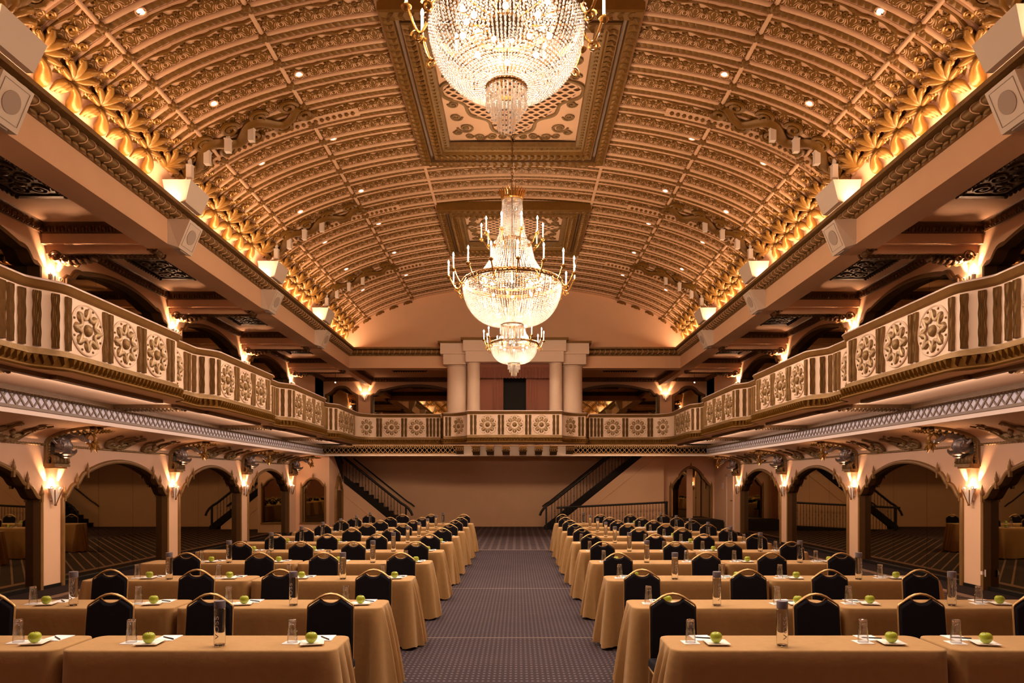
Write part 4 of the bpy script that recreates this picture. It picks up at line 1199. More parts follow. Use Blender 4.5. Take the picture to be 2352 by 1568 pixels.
# ------------------------------------------------------------------ stairs at the far end
def stair(side):
    sg=-1 if side=='left' else 1
    # foot at x_f rising toward |x|
    slope=.80
    t=thing('staircase','dark carpeted staircase with black iron rail rising to the %s along the far wall' % side,'staircase',(0,0,0))
    yf=27.5
    if sg<0: xf_,xt=-4.55,-6.94; z0=0; ztop=1.90
    else: xf_,xt=1.42,5.40; z0=0; ztop=3.15
    nst=int(abs(xt-xf_)*slope/.17)
    run=.17/slope
    m=MB()
    for k in range(nst):
        xa=xf_+sg*run*k; a,b=sorted((xa,xa+sg*run)); m.box(a,b,yf+.06,YF-.02,max(0,.17*k-.25),.17*(k+1))
    if sg<0:
        m.box(-8.1,xt+.1,yf+.06,YF-.02,.17*nst-.1,.17*nst)
    m.build('steps',DKCARP,t,0)
    # stringer: dark band along the front
    m=MB(); xe=xf_+sg*run*nst
    def sl(x): return abs(x-xf_)*slope
    v=[(xf_-sg*.0,0.0),(xf_+sg*.3,0.0)]
    m.prism([(xf_,.02),(xe,sl(xe)+.0),(xe,sl(xe)+.30),(xf_-sg*.25,.14),(xf_-sg*.25,.0)] if sg>0 else [(xf_,.02),(xf_+.25,0),(xf_+.25,.14),(xe,sl(xe)+.30),(xe,sl(xe))],lambda u,w,h:(u,h,w),yf-.02,yf+.06)
    m.build('stringer',DKCARP,t,0)
    # rail + balusters + newel
    h0=.86
    pth=[(xf_-sg*.42,yf,.55),(xf_-sg*.36,yf,.70),(xf_-sg*.26,yf,.84),(xf_-sg*.12,yf,.96)]+[(x,yf,sl(x)+h0+.16) for x in np.linspace(xf_+sg*.05,xe,8)]
    m=MB(); m.tube(pth,.045,8,flat=(1.1,.8)); m.build('handrail',IRON,t,60)
    m=MB(); m.tube([(p[0],YF-.08,p[2]+.02) for p in pth[2:]],.028,8); m.build('wall_rail',IRON,t,60)
    for k in range(int(abs(xe-xf_)/.128)):
        x=xf_+sg*(.06+.128*k); zb=sl(x)+.14; zt=sl(x)+h0+.16
        g=MB(); g.tube([(x,yf,zb),(x,yf,zt)],.010,6)
        if k%2: g.ball((x,yf,(zb+zt)/2),.020,6,4,s=(1,1,1.6)); 
        else:
            for q in (.25,.75): g.ball((x,yf,zb+(zt-zb)*q),.017,6,4,s=(1,1,1.4))
        g.build('baluster',IRON,t,50)
    g=MB(); x=xf_-sg*.16; g.box(x-.035,x+.035,yf-.035,yf+.035,0,.93); g.build('newel_post',IRON,t,0)
    # wall under the stair
    m=MB()
    xo=-6.96 if sg<0 else 6.0
    if sg>0: m.add([(xf_+.2,yf,0),(xo,yf,0),(xo,yf,2.95),(xf_+2.95/slope+.05,yf,2.95),(xf_+.2,yf,.12)],[(0,1,2,3,4)])
    else: m.add([(xo,yf,0),(xf_-.2,yf,0),(xf_-.2,yf,.12),(xo,yf,sl(xo)+.02)],[(0,1,2,3)])
    w=struct(m,'wall_stair_%s'%side,CREAM,'pale wall under the %s staircase' % side,0)
    m=MB()
    off=.62
    xs=[xf_+sg*(off+.15), xe if sg<0 else xf_+sg*(2.95/slope+off)]
    m.tube([(x,yf-.008,sl(x)-off*slope) for x in xs],.014,4)
    m.build('moulding_line',CREAM,w,0)
    return t
stair('left'); stair('right')
# upper flight beside the left corner wall: steep dark balustrade on top of the return wall
t=thing('stair_balustrade','short black balustrade climbing toward the viewer above the grille wall','balustrade',(-6.96,27.5,0))
m=MB(); m.prism([(0,2.02),(-1.30,2.95),(-1.30,3.0),(-1.05,3.0),(0,2.14)],lambda u,v,h:(h,u,v),-.02,.03); m.build('stringer',DKCARP,t,0)
m=MB(); m.tube([(.02,.0,2.66),(.02,-.42,2.95)],.04,8); m.build('handrail',IRON,t)
for k in range(9):
    y=-.05-.12*k; g=MB(); g.tube([(.02,y,2.08-y*.72),(.02,y,min(2.96,2.66-y*.72))],.011,6); g.build('baluster',IRON,t)
# ramp platform and rail on the right
p=thing('platform','low black carpeted landing in front of the right corner mirror','platform',(0,0,0))
m=MB(); m.box(6.02,8.12,26.6,28.03,0,.41); m.build('deck',DKCARP,p,0)
m=MB(); m.add([(2.3,26.62,0),(6.02,26.62,0),(6.02,26.62,.20),(2.3,26.62,.0),(2.3,27.44,0),(6.02,27.44,0),(6.02,27.44,.20),(2.3,27.44,0)],[(0,1,2,3),(3,2,6,7),(5,4,7,6),(1,5,6,2)]); m.build('ramp',DKCARP,p,0)
rl=thing('ramp_railing','low black iron railing in front of the wall under the right staircase','railing',(0,26.56,0))
zr=lambda x:.905+(x-1.75)*.050
m=MB(); m.tube([(x,0,zr(x)) for x in (1.62,2.5,4.0,5.95)],.04,8,flat=(1,1)); m.build('handrail',IRON,rl)
for k in range(34):
    x=1.95+.118*k; g=MB(); zt=zr(x); zb=.03+max(0,(x-2.3)*.05); g.tube([(x,0,zb),(x,0,zt)],.0095,6)
    for q in ((.35,.65) if k%2 else (.5,)): g.ball((x,0,zb+(zt-zb)*q),.018,6,4,s=(1,1,1.6))
    g.build('baluster',IRON,rl,50)
for x in (1.80,5.90):
    g=MB(); g.box(x-.04,x+.04,-.04,.04,0.0 if x<3 else .18,zr(x)); g.build('newel_post',IRON,rl,0)
# door on the right wall past the last pier, thermostat, socket
d=thing('panel_door','pale panelled door on right wall beyond the last sconce','door',(WX-.004,25.92,0),PI)
m=MB(); m.box(0,.03,-.36,.36,.0,2.12); m.build('leaf',CREAM,d,0)
m=MB()
for a,b,c0,c1 in ((-.43,-.36,0,2.2),(.36,.43,0,2.2)): m.box(0,.05,a,b,c0,c1)
m.box(0,.05,-.43,.43,2.12,2.2); m.build('door_frame',CREAM2,d,0)
m=MB(); m.tube([(.03,.30,1.2),(.08,.30,1.2),(.085,.20,1.2)],.014,8); m.build('handle',BRASSD,d)
th_=MB(); th_.box(8.17,8.198,26.85,27.07,1.62,1.86); tag(th_.build('wall_mounted_thermostat',CREAM2,None,0),'small pale control panel on right wall beside the corner mirror','wall thermostat')
s_=thing('wall_socket','small white power socket low on the nearest right wall pier','socket',(WX,11.85,.30),PI)
m=MB(); m.box(0,.012,-.045,.045,-.06,.06); m.build('plate',CREAM2,s_,0)
m=MB(); m.box(.012,.05,-.03,.02,-.03,.03); m.build('plug',CREAM2,s_,0)
# ------------------------------------------------------------------ sconces
LIGHTS=[]
def spot(loc,dirv,power,ang,blend,col,r=.03,name='lamp'):
    l=bpy.data.lights.new(name,'SPOT'); l.energy=power; l.spot_size=R(ang); l.spot_blend=blend; l.color=col; l.shadow_soft_size=r
    o=bpy.data.objects.new(name,l); COL.objects.link(o); o.location=loc
    o.rotation_euler=Vector(dirv).to_track_quat('-Z','Y').to_euler(); return o
def point(loc,power,col,r=.1,name='lamp'):
    l=bpy.data.lights.new(name,'POINT'); l.energy=power; l.color=col; l.shadow_soft_size=r
    o=bpy.data.objects.new(name,l); COL.objects.link(o); o.location=loc; return o
def make_sconce():
    """x out from wall, z=0 at lamp height"""
    t=thing('wall_sconce','','sconce')
    # folded shell plates
    def shell(sg):
        m=MB(); P=[]
        a=np.linspace(-.25*PI,.85*PI,14)
        pts=[(.0,-.27)]+[(sg*(.085+.085*math.cos(q)),.0+.06*math.sin(q)) for q in a]
        m.prism(pts if sg<0 else pts[::-1],lambda u,v,h:(.035+h+.30*abs(u),u,v),0,.010)
        m.build('shade_plate',WHITEP,t,40)
    shell(-1); shell(1)
    for sg in (-1,1):
        m=MB(); m.tube([(.075,sg*.015,-.27),(.13,sg*.10,.0)],.009,6); m.ball((.075,sg*.015,-.28),.016,6,4); m.build('rod',BRASSD if sg>0 else BRASSD,t)
        m=MB(); m.lathe([(.0,-.05),(.032,-.05),(.036,.03),(.030,.03)],10,(.06,sg*.115,-.01)); m.build('lamp_cup',WHITEP,t)
        m=MB(); m.ball((.06,sg*.115,.015),.024,8,6); m.build('bulb',LAMPG,t)
    m=MB(); m.box(0,.03,-.05,.05,-.2,0); m.build('wall_bracket',WHITEP,t,0)
    return t
sc0=make_sconce(); first=True
LC=(1.0,.60,.34)
for sx,sd,rz in SIDES:
    for lev,z,ks in (('lower',1.75,(3,4,5,6)),('gallery',5.52,(3,4,5,6))):
        for j,k in enumerate(ks):
            p=PIER[k]
            lab='%s folded shell sconce on %s wall pier, %s from the front' % ('white lower' if lev=='lower' else 'white gallery',sd,ordn[j])
            g='lower wall sconces' if lev=='lower' else 'gallery wall sconces'
            if first: sc0.location=(sx*WX,p,z); sc0.rotation_euler=(0,0,rz); sc0['label']=lab; sc0['group']=g; first=False
            else: dup(sc0,(sx*WX,p,z),rz,lab,g)
for sx in (-1,1):
    dup(sc0,(sx*6.42,YF,5.64),-PI/2,'white shell sconce on far gallery wall %s of the columns' % ('left' if sx<0 else 'right'),'far gallery sconces')

# ------------------------------------------------------------------ dolphin corbels
def make_dolphin():
    """local: x out from wall, y along wall, absolute z"""
    t=thing('dolphin_corbel','','corbel')
    # gilded backing band following the cove
    m=MB(); ph=np.linspace(0,PI/2,14)
    zz=[(0.0,z) for z in np.linspace(2.19,2.53,8)]
    C=[(x,z) for x,z in zz]+[(1.06-1.06*math.cos(a),2.55+.315*math.sin(a)) for a in ph[:-2]]
    C=np.array(C); T=np.gradient(C,axis=0); T/=np.linalg.norm(T,axis=1,keepdims=True); Nn=np.stack([T[:,1],-T[:,0]],-1)
    w=.20
    rows=[]
    for i in range(len(C)):
        r=[]
        for y,o in ((-w,0),(-w,.05),(-w*.85,.075),(-w*.7,.05),(w*.7,.05),(w*.85,.075),(w,.05),(w,0)):
            r.append((C[i,0]+Nn[i,0]*o,y,C[i,1]+Nn[i,1]*o))
        rows.append(r)
    m.grid(rows)
    L=arclen(C)
    for d in np.arange(0,L[-1],.05):
        i=min(np.searchsorted(L,d),len(C)-1)
        for y in (-w*.85,w*.85): m.ball((C[i,0]+Nn[i,0]*.07,y,C[i,1]+Nn[i,1]*.07),.03,6,4)
    m.box(0,.20,-.205,.205,2.15,2.20); m.box(0,.16,-.18,.18,2.12,2.15)
    m.build('backing_band',AGED,t,50)
    # body: head low, back arching up and out, tail curling down at the tip
    m=MB()
    s=np.array([(.13,2.40),(.18,2.43),(.21,2.50),(.20,2.57),(.19,2.64),(.23,2.71),(.32,2.755),(.43,2.755),(.52,2.71),(.58,2.64),(.63,2.60),(.69,2.60)])
    tt=np.linspace(0,1,len(s)); ti=np.linspace(0,1,36)
    sx_=np.interp(ti,tt,s[:,0]); sz=np.interp(ti,tt,s[:,1])
    for _ in range(3):
        sx_[1:-1]=(sx_[:-2]+2*sx_[1:-1]+sx_[2:])/4; sz[1:-1]=(sz[:-2]+2*sz[1:-1]+sz[2:])/4
    rad=np.interp(ti,[0,.08,.2,.35,.55,.75,1],[.06,.115,.14,.125,.095,.065,.03])
    m.tube(np.stack([sx_,0*sx_,sz],-1),rad,14,flat=(1,1.05))
    for sg in (-1,1):
        m.ball((.255,sg*.10,2.515),.038,8,6); 
        a=np.linspace(0,2*PI,15)[:-1]; m.tube(np.stack([.25+.055*np.cos(a),np.full(14,sg*.115),2.515+.055*np.sin(a)],-1),.013,5,closed=True)
        th=np.linspace(0,1.6*2*PI,22); r=.095*(1-th/(2.0*2*PI)); m.tube(np.stack([.20+r*np.cos(th),np.full(22,sg*.135),2.665+r*np.sin(th)],-1),.024,6)
        th=np.linspace(0,1.4*2*PI,18); r=.07*(1-th/(1.9*2*PI)); m.tube(np.stack([.34+r*np.cos(th),np.full(18,sg*.10),2.77+r*np.sin(th)],-1),.020,6)
        m.tube([(.16,sg*.10,2.47),(.22,sg*.17,2.42),(.30,sg*.185,2.41),(.35,sg*.17,2.44)],[.045,.045,.03,.008],7)
        m.tube([(.18,sg*.11,2.56),(.15,sg*.17,2.60),(.16,sg*.19,2.66)],[.04,.03,.008],6)
        # flank flutes
        for q in (.55,.9,1.2): m.tube(np.stack([sx_[9:32]+rad[9:32]*.6*(q-.55),sg*rad[9:32]*1.02*math.sin(q*1.3),sz[9:32]-rad[9:32]*.98*math.cos(q*1.3)],-1),.011,4)
    # upturned snout and lower jaw
    m.tube([(.17,0,2.41),(.28,0,2.375),(.37,0,2.375),(.43,0,2.42),(.45,0,2.46)],[.085,.065,.045,.03,.012],8,flat=(.7,1.5))
    m.tube([(.14,0,2.38),(.24,0,2.325),(.32,0,2.32),(.36,0,2.34)],[.06,.045,.03,.01],8,flat=(.7,1.4))
    for a,b in ((.20,2.80),(.30,2.855),(.41,2.86),(.51,2.82)): m.ball((a,0,b),.055,6,5,s=(1.2,.45,.9))
    m.build('dolphin_body',SILVER,t,60)
    # leafy mask under the chin
    m=MB()
    for k in range(5):
        y=(k-2)*.075; m.tube([(.10,y,2.36),(.17,y*1.15,2.30),(.17,y*1.25,2.23),(.12,y*1.2,2.19)],[.03,.04,.035,.012],6)
        th=np.linspace(0,1.3*2*PI,12); r=.035*(1-th/(1.8*2*PI)); m.tube(np.stack([.17+r*np.cos(th),np.full(12,y*1.25),2.22+r*np.sin(th)],-1),.012,4)
    m.ball((.08,0,2.28),.09,8,6,s=(.9,1.5,1.2)); m.build('leaf_mask',AGED,t,60)
    # gilded tail loop and leafy tip reaching to the lattice edge
    m=MB()
    th=np.linspace(-.9*PI,.9*PI,24); m.tube(np.stack([.70+.085*np.sin(th),np.zeros(24),2.62-.095*np.cos(th)+.02],-1),.030,7)
    for k,(ax,az) in enumerate(((.05,-.02),(.08,.05),(-.02,-.08),(.09,-.09),(.02,-.14))):
        for sg in (-1,1): m.tube([(.73,0,2.58),(.74+ax*.6,sg*.05,2.56+az*.5),(.74+ax,sg*.085,2.54+az)],[.02,.034,.006],5)
    for k in range(9):
        x=.56+.058*k; z=2.815-.002*k; L_=.16*(1-k/10.5)
        for sg in (-1,1):
            m.tube([(x,0,z),(x+.04,sg*L_*.6,z-.035),(x+.09,sg*L_,z-.01)],[.022,.038*(1-k/13),.006],6)
        m.ball((x,0,z-.02),.045*(1-k/14),6,4)
    for sg in (-1,1):
        for cx,cz,r0 in ((.56,2.77,.085),(.80,2.79,.06)):
            th=np.linspace(0,1.4*2*PI,18); r=r0*(1-th/(1.8*2*PI)); m.tube(np.stack([cx+r*np.cos(th),np.full(18,sg*.08),cz+r*np.sin(th)],-1),.020,5)
    m.build('leaf_garland',GOLDB,t,60)
    return t
do0=make_dolphin(); first=True
for sx,sd,rz in SIDES:
    for j,k in enumerate((3,4,5,6)):
        lab='silver and gold dolphin corbel on the %s cove, %s from the front' % (sd,ordn[j])
        if first: do0.location=(sx*WX,PIER[k],0); do0['label']=lab; do0['group']='dolphin corbels'; first=False
        else: dup(do0,(sx*WX,PIER[k],0),rz,lab,'dolphin corbels')
# cartouches on the cove -----------------------------------------------------
def cart_mb(kind):
    m=MB()
    def cp(ph,y,h):
        x=1.06-1.06*math.cos(ph); z=2.55+.315*math.sin(ph); nx,nz=math.cos(ph)/1.06,-math.sin(ph)/.315; l=math.hypot(nx,nz)
        return (x+nx/l*h,y,z+nz/l*h)
    def sc(ph0,y0,r0,sg,turn=1.4,w=.028):
        th=np.linspace(0,turn*2*PI,22); r=r0*(1-th/((turn+.45)*2*PI))
        m.tube([cp(ph0+rr*math.sin(a)*1.6,y0+sg*rr*math.cos(a),.03) for rr,a in zip(r,th)],w,5)
    def st(pts,w): m.tube([cp(a,b,.03) for a,b in pts],w,5)
    for sg in (-1,1):
        if kind=='a':
            sc(.28,sg*.24,.12,sg); sc(.55,sg*.36,.10,-sg); sc(.22,sg*.09,.075,-sg,1.2,.022); sc(.85,sg*.42,.07,sg,1.2,.02)
            st([(.2,sg*.02),(.14,sg*.14),(.2,sg*.30),(.42,sg*.40),(.7,sg*.38),(.95,sg*.46)],[.03,.035,.04,.035,.03,.012])
            st([(.5,sg*.03),(.8,sg*.10),(1.0,sg*.05)],[.02,.03,.01])
        else:
            sc(.30,sg*.22,.10,-sg); sc(.62,sg*.30,.085,sg); sc(.95,sg*.27,.06,-sg,1.2,.02)
            st([(.12,sg*.03),(.10,sg*.14),(.22,sg*.26),(.5,sg*.31),(.8,sg*.27),(1.1,sg*.36)],[.04,.045,.045,.04,.03,.012])
    m.ball(cp(.16,0,.04),.06,8,6); m.ball(cp(.55,0,.03),.05,8,6,s=(1,.7,1.3))
    if kind=='a':
        for a in (.75,.95,1.1): m.ball(cp(a,.0,.03),.035,6,4)
    return m
CT={}
for kind,off,nm in (('a',1.85,'wide'),('b',3.12,'narrow')):
    mb=cart_mb(kind)
    for sx,sd,rz in SIDES:
        for j,k in enumerate((2,3,4,5)):
            lab='%s gilded scroll cartouche on %s cove, %s bay from the front' % (nm,sd,ordn[j])
            yy=PIER[k]+off
            if kind not in CT: o=mb.build('cartouche',AGED,None,60); CT[kind]=o
            else: o=CT[kind].copy(); COL.objects.link(o)
            o.location=(sx*WX,yy,0); o.rotation_euler=(0,0,rz); tag(o,lab,'ornament','%s cove cartouches' % nm)

# ------------------------------------------------------------------ speaker boxes, uplight boxes, clips
def make_speaker():
    t=thing('speaker_box','','speaker')
    # wedge: back on the beam (x=0), front face tilted down
    m=MB()
    V=[(0,-.30,-.02),(0,.30,-.02),(0,.30,.42),(0,-.30,.42),(.16,-.24,-.06),(.16,.24,-.06),(.36,.24,.42),(.36,-.24,.42)]
    m.add(V,[(0,1,5,4),(1,2,6,5),(2,3,7,6),(3,0,4,7),(4,5,6,7)]); m.build('housing',WHITEP,t,0)
    nx,nz=.48,-.20; l=math.hypot(nx,nz); nx,nz=nx/l,nz/l
    c=(.262,0,.19); tx,tz=-nz,nx
    m=MB(); a=np.linspace(0,2*PI,33)[:-1]
    m.prism([(.13*math.cos(q),.13*math.sin(q)) for q in a],lambda u,v,h:(c[0]+nx*h+tx*v,u,c[2]+nz*h+tz*v),.0,.012); m.build('grille',GRILLE,t,40)
    m=MB(); m.tube([(c[0]+nx*.006+tx*.205*s1,s2*.19,c[2]+nz*.006+tz*.205*s1) for s1,s2 in ((-1,-1),(-1,1),(1,1),(1,-1),(-1,-1))],.004,4); m.build('seam',GRILLE,t,0)
    m=MB(); m.box(.03,.13,-.12,.12,-.075,-.045); m.build('vent_slot',GRILLE,t,0)
    return t
sp0=make_speaker(); first=True
for sx,sd,rz in SIDES:
    for j,y in enumerate(SPY):
        lab='white wedge speaker box on the %s beam, %s from the front' % (sd,ordn[j])
        if first: sp0.location=(sx*BX,y,5.99); sp0['label']=lab; sp0['group']='beam speaker boxes'; first=False
        else: dup(sp0,(sx*BX,y,5.99),rz,lab,'beam speaker boxes')
def make_upbox():
    t=thing('uplight_box','','light')
    m=MB(); V=[(-.1,-.30,0),(-.1,.30,0),(.22,.30,0),(.22,-.30,0),(-.15,-.36,.36),(-.15,.36,.36),(.34,.36,.36),(.34,-.36,.36)]
    m.add(V,[(0,3,2,1),(0,1,5,4),(1,2,6,5),(2,3,7,6),(3,0,4,7),(4,5,6,7)]); m.build('housing',WHITEP,t,0)
    m=MB(); m.box(-.08,.28,-.3,.3,.361,.366); m.build('lens',WHITEP,t,0)
    return t
ub0=make_upbox(); first=True
for sx,sd,rz in SIDES:
    for j,y in enumerate(SPY):
        lab='white tapered uplight box above the %s gilded cornice, %s from the front' % (sd,ordn[j])
        if first: ub0.location=(sx*5.83,y,6.69); ub0['label']=lab; ub0['group']='cornice uplight boxes'; first=False
        else: dup(ub0,(sx*5.83,y,6.69),rz,lab,'cornice uplight boxes')
# small white spot fixtures on the dragon bands
FX=MB(); FX.box(-.048,.048,-.048,.048,-.12,.09); FX.box(-.056,.056,-.056,.056,.09,.11); FX.box(-.025,.025,-.025,.025,.125,.22)
fx0=None
for sx,sd in ((-1,'left'),(1,'right')):
    for j,p in enumerate(PIER[3:6]):
        for k,sg in enumerate((.72,1.14,1.58,2.05)):
            P=vault(np.array([sx*(S0-sg)]),p-.25,.20)[0]
            lab='white box fixture on %s dragon band, %s band from front, %s up from cornice' % (sd,ordn[j],ordn[k])
            if fx0 is None: fx0=FX.build('spot_fixture',WHITEP,None,0); o=fx0
            else: o=fx0.copy(); COL.objects.link(o)
            o.location=P; tag(o,lab,'light fixture','white fixtures on dragon bands')
# recessed downlights in the vault
def make_down():
    t=thing('downlight','','downlight')
    m=MB(); m.lathe([(.0,.01),(.055,.01),(.06,-.004),(.075,-.006),(.078,.01)],16); m.build('trim_ring',VCREAM,t)
    m=MB(); m.lathe([(0,-.001),(.042,-.001)],12); m.build('lens',DOWNG,t)
    return t
dl0=make_down(); first=True
DLY=[8.9,11.05,13.1,15.45,17.4,19.6,21.7]
DOWN=[]
for sx,sd in ((-1,'left'),(1,'right')):
    for x,rn in ((3.45,'inner'),(4.83,'outer')):
        for j,y in enumerate(DLY):
            s=sx*s_of_x(x); P=vault(np.array([s]),y,.028)[0]; U=(vault(np.array([s]),y,1.)-vault(np.array([s]),y,0.))[0]
            lab='bright recessed downlight in %s %s row of the vault, %s from the front' % (rn,sd,ordn[j])
            if first: o=dl0; dl0['label']=lab; dl0['group']='vault downlights'; first=False; o.location=P
            else: o=dup(dl0,P,0,lab,'vault downlights')
            o.rotation_mode='XYZ'; o.rotation_euler=Vector((0,0,-1)).rotation_difference(Vector(U)).to_euler()
            DOWN.append((P,U))
# pendants in the far corners of the gallery
for sx,sd in ((-1,'left'),(1,'right')):
    t=thing('pendant_light','tiny pendant light hanging in the far %s corner of the gallery' % sd,'pendant',(sx*7.0,26.6,CEIL))
    m=MB(); m.tube([(0,0,0),(0,0,-.55)],.008,6); m.build('rod',BRASSD,t)
    m=MB(); m.ball((0,0,-.58),.022,8,6); m.build('bulb',LAMPG,t)
    m=MB(); m.lathe([(.02,-.52),(.07,-.56),(.02,-.50)],8); m.build('cap',BRASSD,t)

# ------------------------------------------------------------------ chandeliers
beadV=MB().ball((0,0,0),1,6,4,s=(.8,.8,1)).arrays(); BV,BF=beadV[0],beadV[1][0]
def beads(m,pts,r):
    pts=np.asarray(pts,float); r=np.full(len(pts),r) if np.isscalar(r) else np.asarray(r)
    W=np.zeros((len(pts),4,4)); W[:,3,3]=1
    for i in range(3): W[:,i,i]=r
    W[:,:3,3]=pts
    m.scatter(BV,BF,W)
def strands(prof,nstr,step,r,jit=0):
    """strings of beads along a profile [(r,z)] of revolution"""
    prof=np.array(prof,float); L=arclen(prof); k=int(L[-1]/step)
    d=(np.arange(k)+.5)*L[-1]/k; rr=np.interp(d,L,prof[:,0]); zz=np.interp(d,L,prof[:,1])
    a=np.arange(nstr)*2*PI/nstr
    A,Rr=np.meshgrid(a,rr,indexing='ij'); Zz=np.broadcast_to(zz,A.shape)
    keep=np.ones(A.shape,bool)
    # thin strings where they crowd
    for j in range(k):
        gap=2*PI*rr[j]/nstr
        if gap<r*1.5:
            q=int(math.ceil(r*1.5/gap)); keep[:,j]=(np.arange(nstr)%q==0)
    P=np.stack([Rr*np.cos(A),Rr*np.sin(A),Zz],-1)[keep]
    return P
def ringband(m,r,z,h=.05,w=.03,nn=64):
    m.lathe([(r-w,z-h/2),(r,z-h/2),(r+w*.4,z-h*.25),(r+w*.2,z),(r+w*.4,z+h*.25),(r,z+h/2),(r-w,z+h/2),(r-w,z-h/2)],nn)
    for a in np.arange(nn)*2*PI/nn: m.ball(((r+w*.35)*math.cos(a),(r+w*.35)*math.sin(a),z),h*.28,5,4)
def arm_parts(parent,ang,r0,r1,z0,zc,hc,tag_='candle_arm'):
    ca,sa=math.cos(ang),math.sin(ang)
    def p(r,z,o=0): return (r*ca-o*sa,r*sa+o*ca,z)
    m=MB(); d=r1-r0
    t=np.linspace(0,1,16)
    rr=r0+d*(t*1.0); zz=z0-.13*np.sin(t*PI*1.15)*(1-t*.35)+(zc-z0)*t**2.2
    m.tube([p(a,b) for a,b in zip(rr,zz)],.013,6)
    th=np.linspace(0,1.3*2*PI,16); q=.055*(1-th/(1.8*2*PI)); m.tube([p(r0+.08+u*math.cos(v),z0-.13+u*math.sin(v)) for u,v in zip(q,th)],.009,5)
    m.lathe([(.0,-.03),(.018,-.02),(.04,.0),(.045,.012),(.02,.014),(.018,.04)],10,p(r1,zc))
    arm=m.build(tag_,BRASS,parent,60)
    m=MB(); m.tube([p(r1,zc+.03),p(r1,zc+.03+hc)],.0125,8); m.build('candle',CHINA,arm)
    m=MB(); m.lathe([(.0,0),(.012,.008),(.016,.025),(.010,.05),(.0,.07)],8,p(r1,zc+.03+hc)); m.build('bulb',BULB,arm)
def chandelier(y,label,big):
    t=thing('crystal_chandelier',label,'chandelier',(0,y,0),0,'crystal chandeliers')
    if big:
        zr,Rr,bd,tr,tl=5.42,.89,.70,.20,.40; narm=16; ra=1.13; z_a=5.50; hc=.21
        r1,z1=.27,6.16; rc=.175; zc=6.93; ztop=7.08; r2=.58; narm2=10; ra2=.55; br=.0135; nb=112
    else:
        zr,Rr,bd,tr,tl=5.66,.65,.50,.165,.36; narm=12; ra=.82; z_a=5.74; hc=.19
        r1,z1=.21,6.22; rc=.14; zc=6.85; ztop=6.98; r2=.43; narm2=8; ra2=.46; br=.0115; nb=104
    # chain up to the grille
    m=MB(); k=int((8.82-ztop)/.055)
    for j in range(k):
        a=np.linspace(0,2*PI,9)[:-1]; z=ztop+(j+.5)*.055
        P=[(.018*math.cos(q),0,z+.034*math.sin(q)) if j%2 else (0,.018*math.cos(q),z+.034*math.sin(q)) for q in a]
        m.tube(P,.006,4,closed=True)
    m.build('chain',BRASSD,t)
    # crown
    m=MB(); ringband(m,rc,zc,.05,.02,32)
    for a in np.arange(24)*2*PI/24:
        c,s=math.cos(a),math.sin(a)
        m.tube([(rc*c,rc*s,zc),((rc+.02)*c,(rc+.02)*s,zc+.08),((rc+.065)*c,(rc+.065)*s,zc+.15)],[.018,.024,.006],5)
    m.lathe([(.02,ztop+.02),(rc*.6,ztop-.06),(rc,zc)],24); m.build('crown',BRASS,t,50)
    m=MB(); m.tube([(0,0,ztop),(0,0,zr-.1)],.022,8); m.build('stem',BRASSD,t)
    # rings
    m=MB(); ringband(m,r1,z1,.045,.02,40); m.build('upper_ring',BRASS,t,50)
    m=MB(); ringband(m,Rr,zr,.065,.03,72)
    ringband(m,r2+.01,zr+.05,.04,.02,56); m.build('main_ring',BRASSD,t,50)
    # inner plate, spokes
    m=MB(); m.lathe([(0,zr-.03),(.15,zr-.03),(.155,zr-.01),(.0,zr+.0)],32); m.build('hub_plate',BRASSD,t)
    for a in np.arange(16)*2*PI/16:
        g=MB(); g.tube([(.14*math.cos(a),.14*math.sin(a),zr-.02),(Rr*math.cos(a),Rr*math.sin(a),zr)],.009,5); g.build('spoke',BRASS,t)
    # crystal drapery
    m=MB(); beads(m,strands([(rc,zc-.03),(rc*1.05,zc-.3),(r1*.85,z1+.15),(r1,z1+.03)],44,br*2.3,br),br); m.build('upper_bead_curtain',CRYST,t,170,kind='stuff')
    m=MB(); 
    prof=[(r1+.06,z1-.01),(r1+.085,z1-.14),(r1+.13,z1-.33),(r2-.06,zr+.22),(r2,zr+.07)]
    beads(m,strands(prof,64,br*2.3,br),br); m.build('middle_bead_curtain',CRYST,t,170,kind='stuff')
    q=np.linspace(0,PI/2,20); prof=[(tr+(Rr-.01-tr)*math.cos(a)**.85,zr-.03-bd*math.sin(a)) for a in q]
    m=MB(); beads(m,strands(prof,nb,br*2.25,br),br)
    prof2=[(tr+(Rr-.05-tr)*math.cos(a)**.85,zr-.05-bd*.93*math.sin(a)) for a in q]
    beads(m,strands(prof2,nb//2,br*3.0,br),br*.9)
    gx=np.arange(-3,4)*.036
    beads(m,[(a,b,zr-.06) for a in gx for b in gx if a*a+b*b<.0155],.012)
    m.build('bowl_bead_curtain',CRYST,t,170,kind='stuff')
    # bottom ring with prism tassel
    zt=zr-.03-bd
    m=MB(); ringband(m,tr,zt,.035,.015,32); m.build('tassel_ring',BRASS,t,50)
    m=MB()
    for (r,z0_,z1_,nn) in ((tr,zt-.02,zt-tl*.48,30),(tr*.72,zt-.02,zt-tl*.72,22),(tr*.42,zt-.02,zt-tl,14)):
        for a in np.arange(nn)*2*PI/nn:
            c,s=r*math.cos(a),r*math.sin(a); L_=z0_-z1_
            m.tube([(c,s,z0_),(c,s,z0_-L_*.55),(c,s,z0_-L_*.60),(c,s,z0_-L_*.9),(c,s,z1_)],[.004,.008,.004,.011,.001],4)
            beads(m,[(c,s,z0_-L_*.58)],.010)
    m.build('prism_tassel',CRYST,t,30,kind='stuff')
    for k in range(narm): arm_parts(t,-PI/2+.09+k*2*PI/narm,Rr,ra,zr-.02,z_a,hc)
